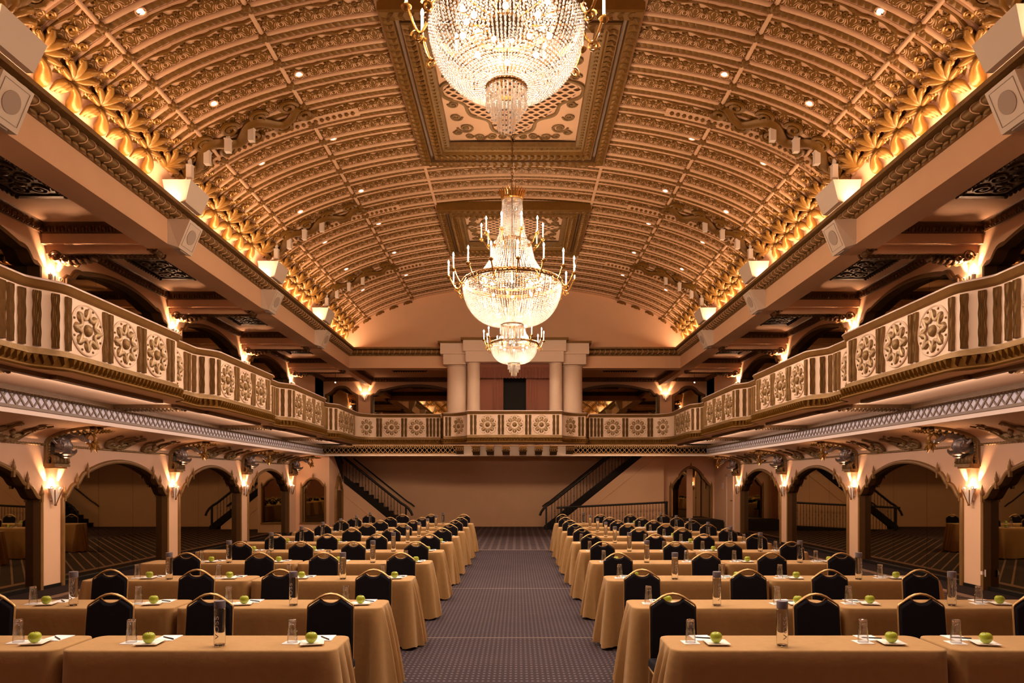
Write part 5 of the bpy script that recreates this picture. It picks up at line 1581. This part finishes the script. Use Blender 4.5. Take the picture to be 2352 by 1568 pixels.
    for k in range(narm2): arm_parts(t,-PI/2+.3+k*2*PI/narm2,r1,ra2,z1-.02,z1+.04,hc)
    # bulbs round the inside of the main ring
    for k in range(14):
        a=k*2*PI/14+.1; m=MB(); m.ball(((r2-.07)*math.cos(a),(r2-.07)*math.sin(a),zr+.10),.022,8,6); m.build('inner_bulb',BULB,t)
    for k in range(8):
        a=k*2*PI/8; m=MB(); m.ball((Rr*.55*math.cos(a),Rr*.55*math.sin(a),zr-.10),.024,8,6); m.build('inner_bulb',BULB,t)
    return t
CHY=[5.65,12.2,18.65]
chandelier(CHY[0],'nearest crystal chandelier, small one cut off by the top of the picture',False)
chandelier(CHY[1],'large tiered crystal chandelier in the centre with two rings of lit candles',True)
chandelier(CHY[2],'farthest small crystal chandelier, showing below the large central one',False)
# ------------------------------------------------------------------ tables, chairs and place settings
YBK=[4.943,6.46,8.14,9.77,11.32,12.87,14.26,15.68,17.13,18.79]
TZ=.76; TD=.46
ENDL=[4.80,4.84,4.84,5.08,5.06,5.04,5.0,4.95,4.90,4.88]
ENDR=[4.86,4.88,4.88,4.78,4.74,4.74,4.74,4.74,4.74,4.74]
ROWN=['front row','second row','third row','fourth row','fifth row','sixth row','seventh row','eighth row','ninth row','rearmost row']
def cloth(L,D,openl,openr,seed):
    r_=random.Random(seed); hx,hy=L/2,D/2; rc=.075
    ph=[r_.uniform(0,6.28) for _ in range(8)]
    # perimeter: list of (x,y,nx,ny,kind,t)
    P=[]
    def side(x0,y0,x1,y1,nx,ny,k,kind):
        for i in range(k): t=i/k; P.append((x0+(x1-x0)*t,y0+(y1-y0)*t,nx,ny,kind,t*math.hypot(x1-x0,y1-y0)))
    def corner(cx,cy,a0,kind):
        for i in range(7): a=a0+i/7*PI/2; P.append((cx+rc*math.cos(a),cy+rc*math.sin(a),math.cos(a),math.sin(a),kind,i/7))
    nl,ne=70,34
    side(-hx+rc,-hy,hx-rc,-hy,0,-1,nl,'f'); corner(hx-rc,-hy+rc,-PI/2,'c' if openr else 's')
    side(hx,-hy+rc,hx,hy-rc,1,0,ne,'e' if openr else 'm'); corner(hx-rc,hy-rc,0,'c' if openr else 's')
    side(hx-rc,hy,-hx+rc,hy,0,1,nl,'f'); corner(-hx+rc,hy-rc,PI/2,'c' if openl else 's')
    side(-hx,hy-rc,-hx,-hy+rc,-1,0,ne,'e' if openl else 'm'); corner(-hx+rc,-hy+rc,PI,'c' if openl else 's')
    lv=[(-.05,0),(-.016,.0),(-.004,.003),(0,.012),(.0,.05),(0,.11),(0,.2),(0,.32),(0,.45),(0,.6),(0,.735)]
    G=[]
    for (x,y,nx,ny,kd,t) in P:
        row=[]
        for off,dz in lv:
            f=max(0,(dz-.012)/.72)
            de=min(hx-x,9) if True else 0
            o=off
            if f>0:
                if kd=='f':
                    dr=(hx-x) if openr else 9; dl=(x+hx) if openl else 9; dsm=min(hx-x if not openr else 9, x+hx if not openl else 9)
                    w=.010+.012*f+ .007*f*math.sin(x*7+ph[0])+.004*math.sin(x*31+ph[1])*f
                    dmin=min(dr,dl)
                    w+=(.3 if ny>0 else 1)*f**.8*.075*math.exp(-(dmin/.10)**2)*(0.55+.45*math.sin(dmin*2*PI/.075+ph[2]))
                    w+=f**.7*.030*math.exp(-(dsm/.11)**2)*math.sin(dsm*2*PI/.062+ph[3])
                    o+=w
                elif kd=='e':
                    o+=f**.75*(.080+.060*math.sin(t*2*PI/.135+ph[4])+.018*math.sin(t*2*PI/.075+ph[5]))
                elif kd=='m': o+=f*.004
                elif kd=='c': o+=f**.75*(.105+.030*math.sin(t*2*PI+ph[6]))*(.30 if ny>.05 else 1)
                else: o+=f*.006+f*.02*(abs(ny)>.5)
            z=TZ-dz+(.012*f*math.sin(t*9+ph[7]) if f>.9 else 0)
            row.append((x+nx*o,y+ny*o,z))
        G.append(row)
    m=MB(); m.grid(G,wu=True)
    k=len(P); m.add([g[0] for g in G],[tuple(range(k))])
    return m
tabn=0
def table(xa,xb,row,openl,openr,label,seed):
    L=abs(xb-xa); xc=(xa+xb)/2; yc=YBK[row]-TD/2
    t=thing('conference_table',label,'table',(xc,yc,0),0,'cloth draped conference tables')
    cloth(L,TD,openl,openr,seed).build('tablecloth',CLOTH,t,75)
    m=MB(); m.box(-L/2+.05,L/2-.05,-TD/2+.05,TD/2-.05,TZ-.035,TZ-.006); m.build('tabletop',BROWN,t,0)
    for sx in (-1,1):
        for sy in (-1,1):
            m=MB(); m.tube([(sx*(L/2-.18),sy*(TD/2-.07),0),(sx*(L/2-.18),sy*(TD/2-.07),TZ-.035)],.013,6); m.build('leg',IRON,t)
for row in range(10):
    dl,dr=ENDL[row],ENDR[row]
    table(-2.925,-1.11,row,False,True,'tan cloth-draped table next to the aisle, %s, left block' % ROWN[row],row*7+1)
    table(-dl,-2.955,row,True,False,'tan cloth-draped table on the wall side, %s, left block' % ROWN[row],row*7+2)
    table(1.11,2.945,row,True,False,'tan cloth-draped table next to the aisle, %s, right block' % ROWN[row],row*7+3)
    table(2.975,dr,row,False,True,'tan cloth-draped table on the wall side, %s, right block' % ROWN[row],row*7+4)

# chair: origin on the floor under the backrest centre, facing -y
def make_chair():
    t=thing('banquet_chair','','chair')
    lean=lambda z:.0+max(0,z-.42)*.10
    half=[(.187,.43),(.186,.60),(.184,.75),(.182,.872),(.174,.890),(.13,.920),(.085,.950),(.045,.968),(0,.975)]
    out=half+[(-a,b) for a,b in half[:-1][::-1]]
    P=np.array([(x,lean(z),z) for x,z in out])
    m=MB(); m.tube(P,np.interp(P[:,2],[.88,.95],[.0062,.0105]),8,up=(0,1,0),flat=(1.5,1)); m.build('back_frame',CHGOLD,t,60)
    top=[(.176,.872),(.124,.910),(.084,.934),(.074,.930),(.053,.912),(.028,.903),(0,.900)]
    poly=[(.181,.44),(.179,.75)]+top+[(-a,b) for a,b in (([(.181,.44),(.179,.75)]+top)[:-1])[::-1]]
    A=np.array(poly); cen=np.array([0,.66])
    def ring(s,yo): 
        Q=cen+(A-cen)*s; return [(q[0],lean(q[1])+yo,q[1]) for q in Q]
    m=MB(); k=len(A); rings=[ring(.93,-.028),ring(.985,-.022),ring(1.0,-.008),ring(1.0,.008),ring(.985,.022),ring(.93,.028)]
    m.grid(rings,wv=True); m.add(rings[0],[tuple(range(k))]); m.add(rings[-1],[tuple(range(k))[::-1]])
    m.build('backrest',NAVY,t,50)
    # gold handle arch round the scoop
    sc=[(.084,.942),(.074,.932),(.053,.914),(.028,.905),(0,.902),(-.028,.905),(-.053,.914),(-.074,.932),(-.084,.942)]
    m=MB(); m.tube([(x,lean(z),z+.002) for x,z in sc],.005,6,up=(0,1,0)); m.build('handle_trim',CHGOLD,t,60)
    # seat cushion
    m=MB(); G=[]
    for s,z in ((.90,.405),(1.0,.415),(1.0,.455),(.96,.475),(.85,.482)):
        G.append([( (.205*s-(.012 if yy<-.2 else 0))*sgx, -.20+ (yy+.20)*s, z) for sgx,yy in ((-1,-.385),(1,-.385),(1,-.01),(-1,-.01))])
    m.grid(G,wv=True); m.add(G[-1],[(0,1,2,3)]); m.add(G[0],[(3,2,1,0)]); m.build('seat',NAVY,t,60)
    m=MB(); m.tube([(-.195,-.375,.40),(.195,-.375,.40),(.195,-.01,.40),(-.195,-.01,.40)],.012,6,closed=True); m.build('seat_frame',CHGOLD,t,30)
    for sx in (-1,1):
        m=MB(); m.tube([(sx*.19,-.365,.40),(sx*.195,-.375,.0)],.0125,8); m.build('leg',CHGOLD,t)
        m=MB(); m.tube([(sx*.185,lean(.45),.45),(sx*.187,-.005,.38),(sx*.195,.06,.0)],.0125,8); m.build('leg',CHGOLD,t)
    return t
CHX={-1:[1.40,2.36,3.17,4.09],1:[1.36,2.46,3.30,4.22]}
SETX={-1:[1.48,2.555,3.37,4.31],1:[1.285,2.465,3.115,4.28]}
PLACE=['aisle end','second from aisle','third from aisle','wall end']
ch0=make_chair(); first=True
r2=random.Random(11)
for sx,sd in ((-1,'left'),(1,'right')):
    for row in range(10):
        for j in range(4):
            x=sx*(CHX[sx][j]+r2.uniform(-.03,.03)); y=YBK[row]+.455+r2.uniform(-.01,.012); rz=R(r2.uniform(-2,2))
            if row==0 and j==3: x=sx*(CHX[sx][j]-.0)
            lab='navy banquet chair with gold frame, %s seat, %s, %s block' % (PLACE[j],ROWN[row],sd)
            if first: o=ch0; o.location=(x,y,0); o.rotation_euler=(0,0,rz); o['label']=lab; o['group']='banquet chairs'; first=False
            else: dup(ch0,(x,y,0),rz,lab,'banquet chairs')
# --- setting pieces
def make_glass():
    t=thing('tumbler','','glass')
    m=MB(); m.lathe([(.0,.158),(.024,.158),(.0285,.154),(.0300,.10),(.0330,.05),(.0362,.002),(.0350,.0),(.0345,.002),(.0317,.05),(.0287,.10),(.0273,.138),(.024,.143),(.0,.144)][::-1],20)
    m.build('glass_body',THIN,t,60)
    m=MB(); m.lathe([(0,.1435),(.0235,.1435),(.0258,.148),(.0262,.153),(.022,.1575),(0,.1575)],20); m.build('glass_base',GLASS,t,50)
    m=MB(); a=np.linspace(0,2*PI,21)[:-1]; m.tube(np.stack([.0320*np.cos(a),.0320*np.sin(a),np.full(20,.078)],-1),.0014,5,closed=True); m.build('moulded_band',THIN,t,60)
    return t
def make_apple():
    t=thing('apple','','apple')
    th=np.linspace(0,PI,18)
    prof=[( .040*math.sin(a)*(1+.10*math.cos(a)), .036-.0345*math.cos(PI-a)*1.0 - (.012*math.exp(-((a)/.38)**2)) ) for a in th]
    prof=[(.0405*math.sin(a)*(1+.10*math.cos(a)), .0395+.0405*math.cos(a)-.0125*math.exp(-(a/.36)**2)+.006*math.exp(-((PI-a)/.4)**2)) for a in th]
    m=MB(); m.lathe(prof[::-1],20); m.build('fruit',APPLE,t,180)
    m=MB(); m.tube([(0,0,.064),(.002,0,.076),(.006,.001,.088)],[.0018,.0014,.002],6); m.build('stem',STEM,t)
    return t
def make_plate():
    m=MB()
    def sq(h,z,r=.3): 
        o=[]
        for i,(a,b) in enumerate(((1,1),(-1,1),(-1,-1),(1,-1))):
            for q in (0,.5,1):
                an=i*PI/2+q*PI/2; o.append((a*h*(1-r*.2)+h*r*.2*math.cos(an),b*h*(1-r*.2)+h*r*.2*math.sin(an),z))
        return o
    rings=[sq(.050,0),sq(.056,.002),sq(.0765,.013),sq(.078,.0145),sq(.0755,.0150),sq(.058,.006),sq(.050,.005)]
    m.grid(rings,wv=True); m.add(rings[-1],[tuple(range(12))]); m.add(rings[0],[tuple(range(12))[::-1]])
    return m
def make_bottle():
    t=thing('water_bottle','','bottle')
    m=MB(); m.lathe([(0,.004),(.028,.003),(.034,.0),(.0368,.004),(.0368,.250),(.034,.256),(.031,.256),(.0335,.249),(.0348,.240),(.0348,.018),(.031,.013),(0,.013)],24); m.build('glass_body',WATER,t,50)
    m=MB(); m.lathe([(0,.2565),(.0360,.2565),(.0365,.262),(.0365,.303),(.0355,.306),(0,.306)],24); m.build('cap',CAPG,t,40)
    cu=bpy.data.curves.new('txt','FONT'); cu.body='VOSS'; cu.size=1; cu.space_character=1.12; cu.align_x='CENTER'; cu.align_y='CENTER'
    to=bpy.data.objects.new('txt',cu); COL.objects.link(to); bpy.context.view_layer.update()
    me=bpy.data.meshes.new_from_object(to.evaluated_get(bpy.context.evaluated_depsgraph_get()))
    bpy.data.objects.remove(to); bpy.data.curves.remove(cu)
    V=np.array([v.co for v in me.vertices]); w=V[:,0].max()-V[:,0].min(); h=V[:,1].max()-V[:,1].min()
    u=V[:,0]/w*.155; v=V[:,1]/h*.027
    ang=-PI/2-v/.0368
    W=np.stack([.0374*np.cos(ang),.0374*np.sin(ang),.130+u],-1)
    m=MB(); m.add(W,[tuple(p.vertices) for p in me.polygons]); m.build('lettering',LETTER,t,0)
    bpy.data.meshes.remove(me)
    # fine print strip
    m=MB()
    for k in range(16): 
        a=-PI/2-.95; m.add([(.0373*math.cos(a+q),.0373*math.sin(a+q),.10+.008*k+z) for q,z in ((-.04,0),(.04,0),(.04,.004),(-.04,.004))],[(0,1,2,3)])
    m.build('fine_print',LETTER,t,0)
    return t
gl0,ap0,bo0=make_glass(),make_apple(),make_bottle()
pl0=make_plate().build('plate',CHINA,None,40)
cm_=MB(); cm_.box(-.055,.055,-.055,.055,0,.0025); co0=cm_.build('coaster',PAPER,None,0)
pm_=MB(); pm_.box(-.068,.068,-.085,.085,0,.004); pd0=pm_.build('notepad',PAPER,None,0)
pn0=thing('pen','','pen')
m=MB(); m.tube([(-.068,0,.0045),(-.055,0,.0045),(.03,0,.0045),(.066,0,.0045)],[.001,.0042,.0045,.0042],8); m.build('barrel',PEN,pn0)
m=MB(); m.box(.02,.06,-.0012,.0012,.0085,.0098); m.build('clip',CHGOLD,pn0,0)
used=set()
def put(o,loc,rz,label,cat,grp):
    if o.name not in used:
        used.add(o.name); r=o; r.location=loc; r.rotation_euler=(0,0,rz)
    else:
        if o.type=='EMPTY': r=dup(o,loc,rz)
        else: r=o.copy(); COL.objects.link(r); r.location=loc; r.rotation_euler=(0,0,rz)
    tag(r,label,cat,grp); return r
for sx,sd in ((-1,'left'),(1,'right')):
    for row in range(10):
        yb=YBK[row]
        for j in range(4):
            if row==0 and j==3: continue
            g=sx*SETX[sx][j]+r2.uniform(-.02,.02); e='%s place, %s, %s block' % (PLACE[j],ROWN[row],sd)
            dy=r2.uniform(-.012,.012)
            yg=yb-.235+dy
            put(co0,(g,yg,TZ+.0005),R(r2.uniform(-6,6)),'white paper coaster under the tumbler, '+e,'coaster','paper coasters')
            put(gl0,(g,yg,TZ+.0032),r2.uniform(0,6),'upturned clear tumbler, '+e,'glass','upturned tumblers')
            px=g+(.150 if sx<0 else .168); py=yb-.275+dy; ra=R(r2.uniform(-8,8)+(8 if sx<0 else -8))
            put(pl0,(px,py,TZ+.0005),ra,'square white plate under the green apple, '+e,'plate','square white plates')
            put(ap0,(px+r2.uniform(-.008,.008),py+r2.uniform(-.006,.006),TZ+.0055),r2.uniform(0,6),'green apple on white plate, '+e,'apple','green apples')
            nx=g+(.185 if sx<0 else .105)+r2.uniform(-.01,.01); ny=yb-.104
            put(pd0,(nx,ny,TZ+.0005),R(r2.uniform(-5,5)),'white notepad beside the tumbler, '+e,'notepad','white notepads')
            put(pn0,(nx+.012,ny-.02,TZ+.0045),R(r2.uniform(-50,-25) if sx<0 else r2.uniform(-30,-15)),'black pen on notepad, '+e,'pen','black pens')
        for k,(bx,nm) in enumerate(((1.915 if sx<0 else 1.885,'aisle side'),(3.88 if sx<0 else 3.99,'wall side'))):
            if row==0 and k==1: continue
            put(bo0,(sx*bx+r2.uniform(-.015,.015),yb-.335+r2.uniform(-.01,.01),TZ+.0005),R(r2.uniform(-14,14)+(-6 if sx<0 else 14)),
                'grey-capped clear water bottle with silver lettering, %s table, %s, %s block' % (nm,ROWN[row],sd),'bottle','water bottles')

# ------------------------------------------------------------------ lights
def spot(loc,dirv,power,ang,blend,col,r=.03,name='lamp'):
    l=bpy.data.lights.new(name,'SPOT'); l.energy=power; l.spot_size=R(ang); l.spot_blend=blend; l.color=col; l.shadow_soft_size=r
    o=bpy.data.objects.new(name,l); COL.objects.link(o); o.location=loc
    o.rotation_euler=Vector(dirv).to_track_quat('-Z','Y').to_euler(); return o
WARM=(1.0,.55,.29); CHAN=(1.0,.68,.43); DOWNC=(1.0,.80,.64)
for sx in (-1,1):
    for k in (2,3,4,5,6):
        for z,pw,pt_ in ((1.815,95,9),(5.585,110,20)):
            for s in (-1,1):
                spot((sx*(WX-.06),PIER[k]+s*.115,z),(sx*.30,s*.5,1),pw,34,.8,WARM,.015,'sconce_lamp')
            point((sx*(WX-.06),PIER[k],z+.06),pt_*.5,WARM,.03,'sconce_lamp'); spot((sx*(WX-.10),PIER[k],z+.05),(-sx*.55,0,1),120 if z>3 else 30,125,1.0,WARM,.04,'sconce_lamp')
    for s in (-1,1): spot((sx*6.42+s*.115,YF-.06,5.705),(s*.5,.30,1),60,34,.8,WARM,.015,'sconce_lamp')
    point((sx*6.42,YF-.16,5.74),7,WARM,.06,'sconce_lamp')
    # added fill strip, no known fixture; brightens lattice, cove and arch wall
    l=bpy.data.lights.new('added_soffit_fill','AREA'); l.shape='RECTANGLE'; l.size=.05; l.size_y=19; l.energy=95; l.color=(1.0,.80,.70)
    o=bpy.data.objects.new('added_soffit_fill',l); COL.objects.link(o); o.location=(sx*5.93,15.2,3.105); o.rotation_euler=(0,-sx*R(80),0)
    # cove strip hidden behind the cornice
    l=bpy.data.lights.new('cove_strip','AREA'); l.shape='RECTANGLE'; l.size=.07; l.size_y=YB-1; l.energy=330; l.color=(1.0,.62,.36)
    o=bpy.data.objects.new('cove_strip',l); COL.objects.link(o); o.location=(sx*5.80,YB/2+.5,6.655)
    o.rotation_euler=(PI,sx*.12,0)
l=bpy.data.lights.new('added_soffit_fill','AREA'); l.shape='RECTANGLE'; l.size=12; l.size_y=.05; l.energy=42; l.color=(1.0,.68,.44)  # another added fill strip, brightening the far lattice
o=bpy.data.objects.new('added_soffit_fill',l); COL.objects.link(o); o.location=(0,24.45,3.13); o.rotation_euler=(R(86),0,0)
for x in (-6.3,-2.4,2.4,6.3): point((x,-1.5,3.1),22,(1.0,.82,.70),.15,'added_rear_fill')  # added unseen fill lamps at the camera end of the hall
for x in (-2.5,2.5): spot((x,-1.5,3.3),(-x*.04,26,.9),520,18,.5,(1.0,.72,.50),.1,'added_rear_fill')  # added unseen beams that brighten the far parapet and lattice
for yy in (4.7,6.8):  # added unseen downlights to even out the nearer tables, no fixtures built
    for sx in (-1,1):
        for x in (3.45,4.83): q=sx*s_of_x(x); DOWN.append((vault(np.array([q]),yy,.028)[0],(vault(np.array([q]),yy,1.)-vault(np.array([q]),yy,0.))[0]))
for P,U in DOWN:
    sx=1 if P[0]>0 else -1
    if abs(P[0])<4: spot((P[0]+U[0]*.04,P[1],P[2]+U[2]*.04),(-sx*.62,-.34,-1),350,84,.5,DOWNC,.05,'downlight_lamp')
    else: spot((P[0]+U[0]*.04,P[1],P[2]+U[2]*.04),(-sx*.30,-.34,-1),165,70,.6,DOWNC,.05,'downlight_lamp')
for y,b in zip(CHY,(0,1,0)):
    zr=5.42 if b else 5.66
    spot((0,y,zr-.20),(0,0,-1),80 if b else 46,172,.3,CHAN,.10,'chandelier_lamp')
    point((0,y,zr+.35),60 if b else 30,CHAN,.15,'chandelier_lamp')
    for k in range(6):
        a=k*PI/3+.3; ra=(1.13 if b else .82); point((ra*math.cos(a),y+ra*math.sin(a),zr+.42),52 if b else 28,CHAN,.05,'chandelier_lamp'); spot((ra*math.cos(a),y+ra*math.sin(a),zr+.40),(0,0,-1),95 if b else 54,176,.15,CHAN,.08,'chandelier_lamp')

w=bpy.data.worlds.new('world'); scene.world=w; w.use_nodes=True
w.node_tree.nodes['Background'].inputs[0].default_value=(1,.75,.55,1); w.node_tree.nodes['Background'].inputs[1].default_value=0.0

# ------------------------------------------------------------------ camera and view
cd=bpy.data.cameras.new('camera'); cd.sensor_width=36; cd.lens=24; cd.shift_x=-.0051; cd.shift_y=.1382; cd.clip_end=100
co=bpy.data.objects.new('camera',cd); COL.objects.link(co); co.location=(.09,0,1.86); co.rotation_euler=(PI/2,0,0)
scene.camera=co
scene.view_settings.view_transform='Standard'; scene.view_settings.look='None'; scene.view_settings.gamma=1
scene.view_settings.exposure=0.12; scene.view_settings.use_curve_mapping=False
cy=scene.cycles
cy.use_denoising=True; cy.max_bounces=9; cy.diffuse_bounces=4; cy.glossy_bounces=4; cy.transmission_bounces=8; cy.transparent_max_bounces=12
cy.caustics_reflective=False; cy.caustics_refractive=False; cy.sample_clamp_indirect=6
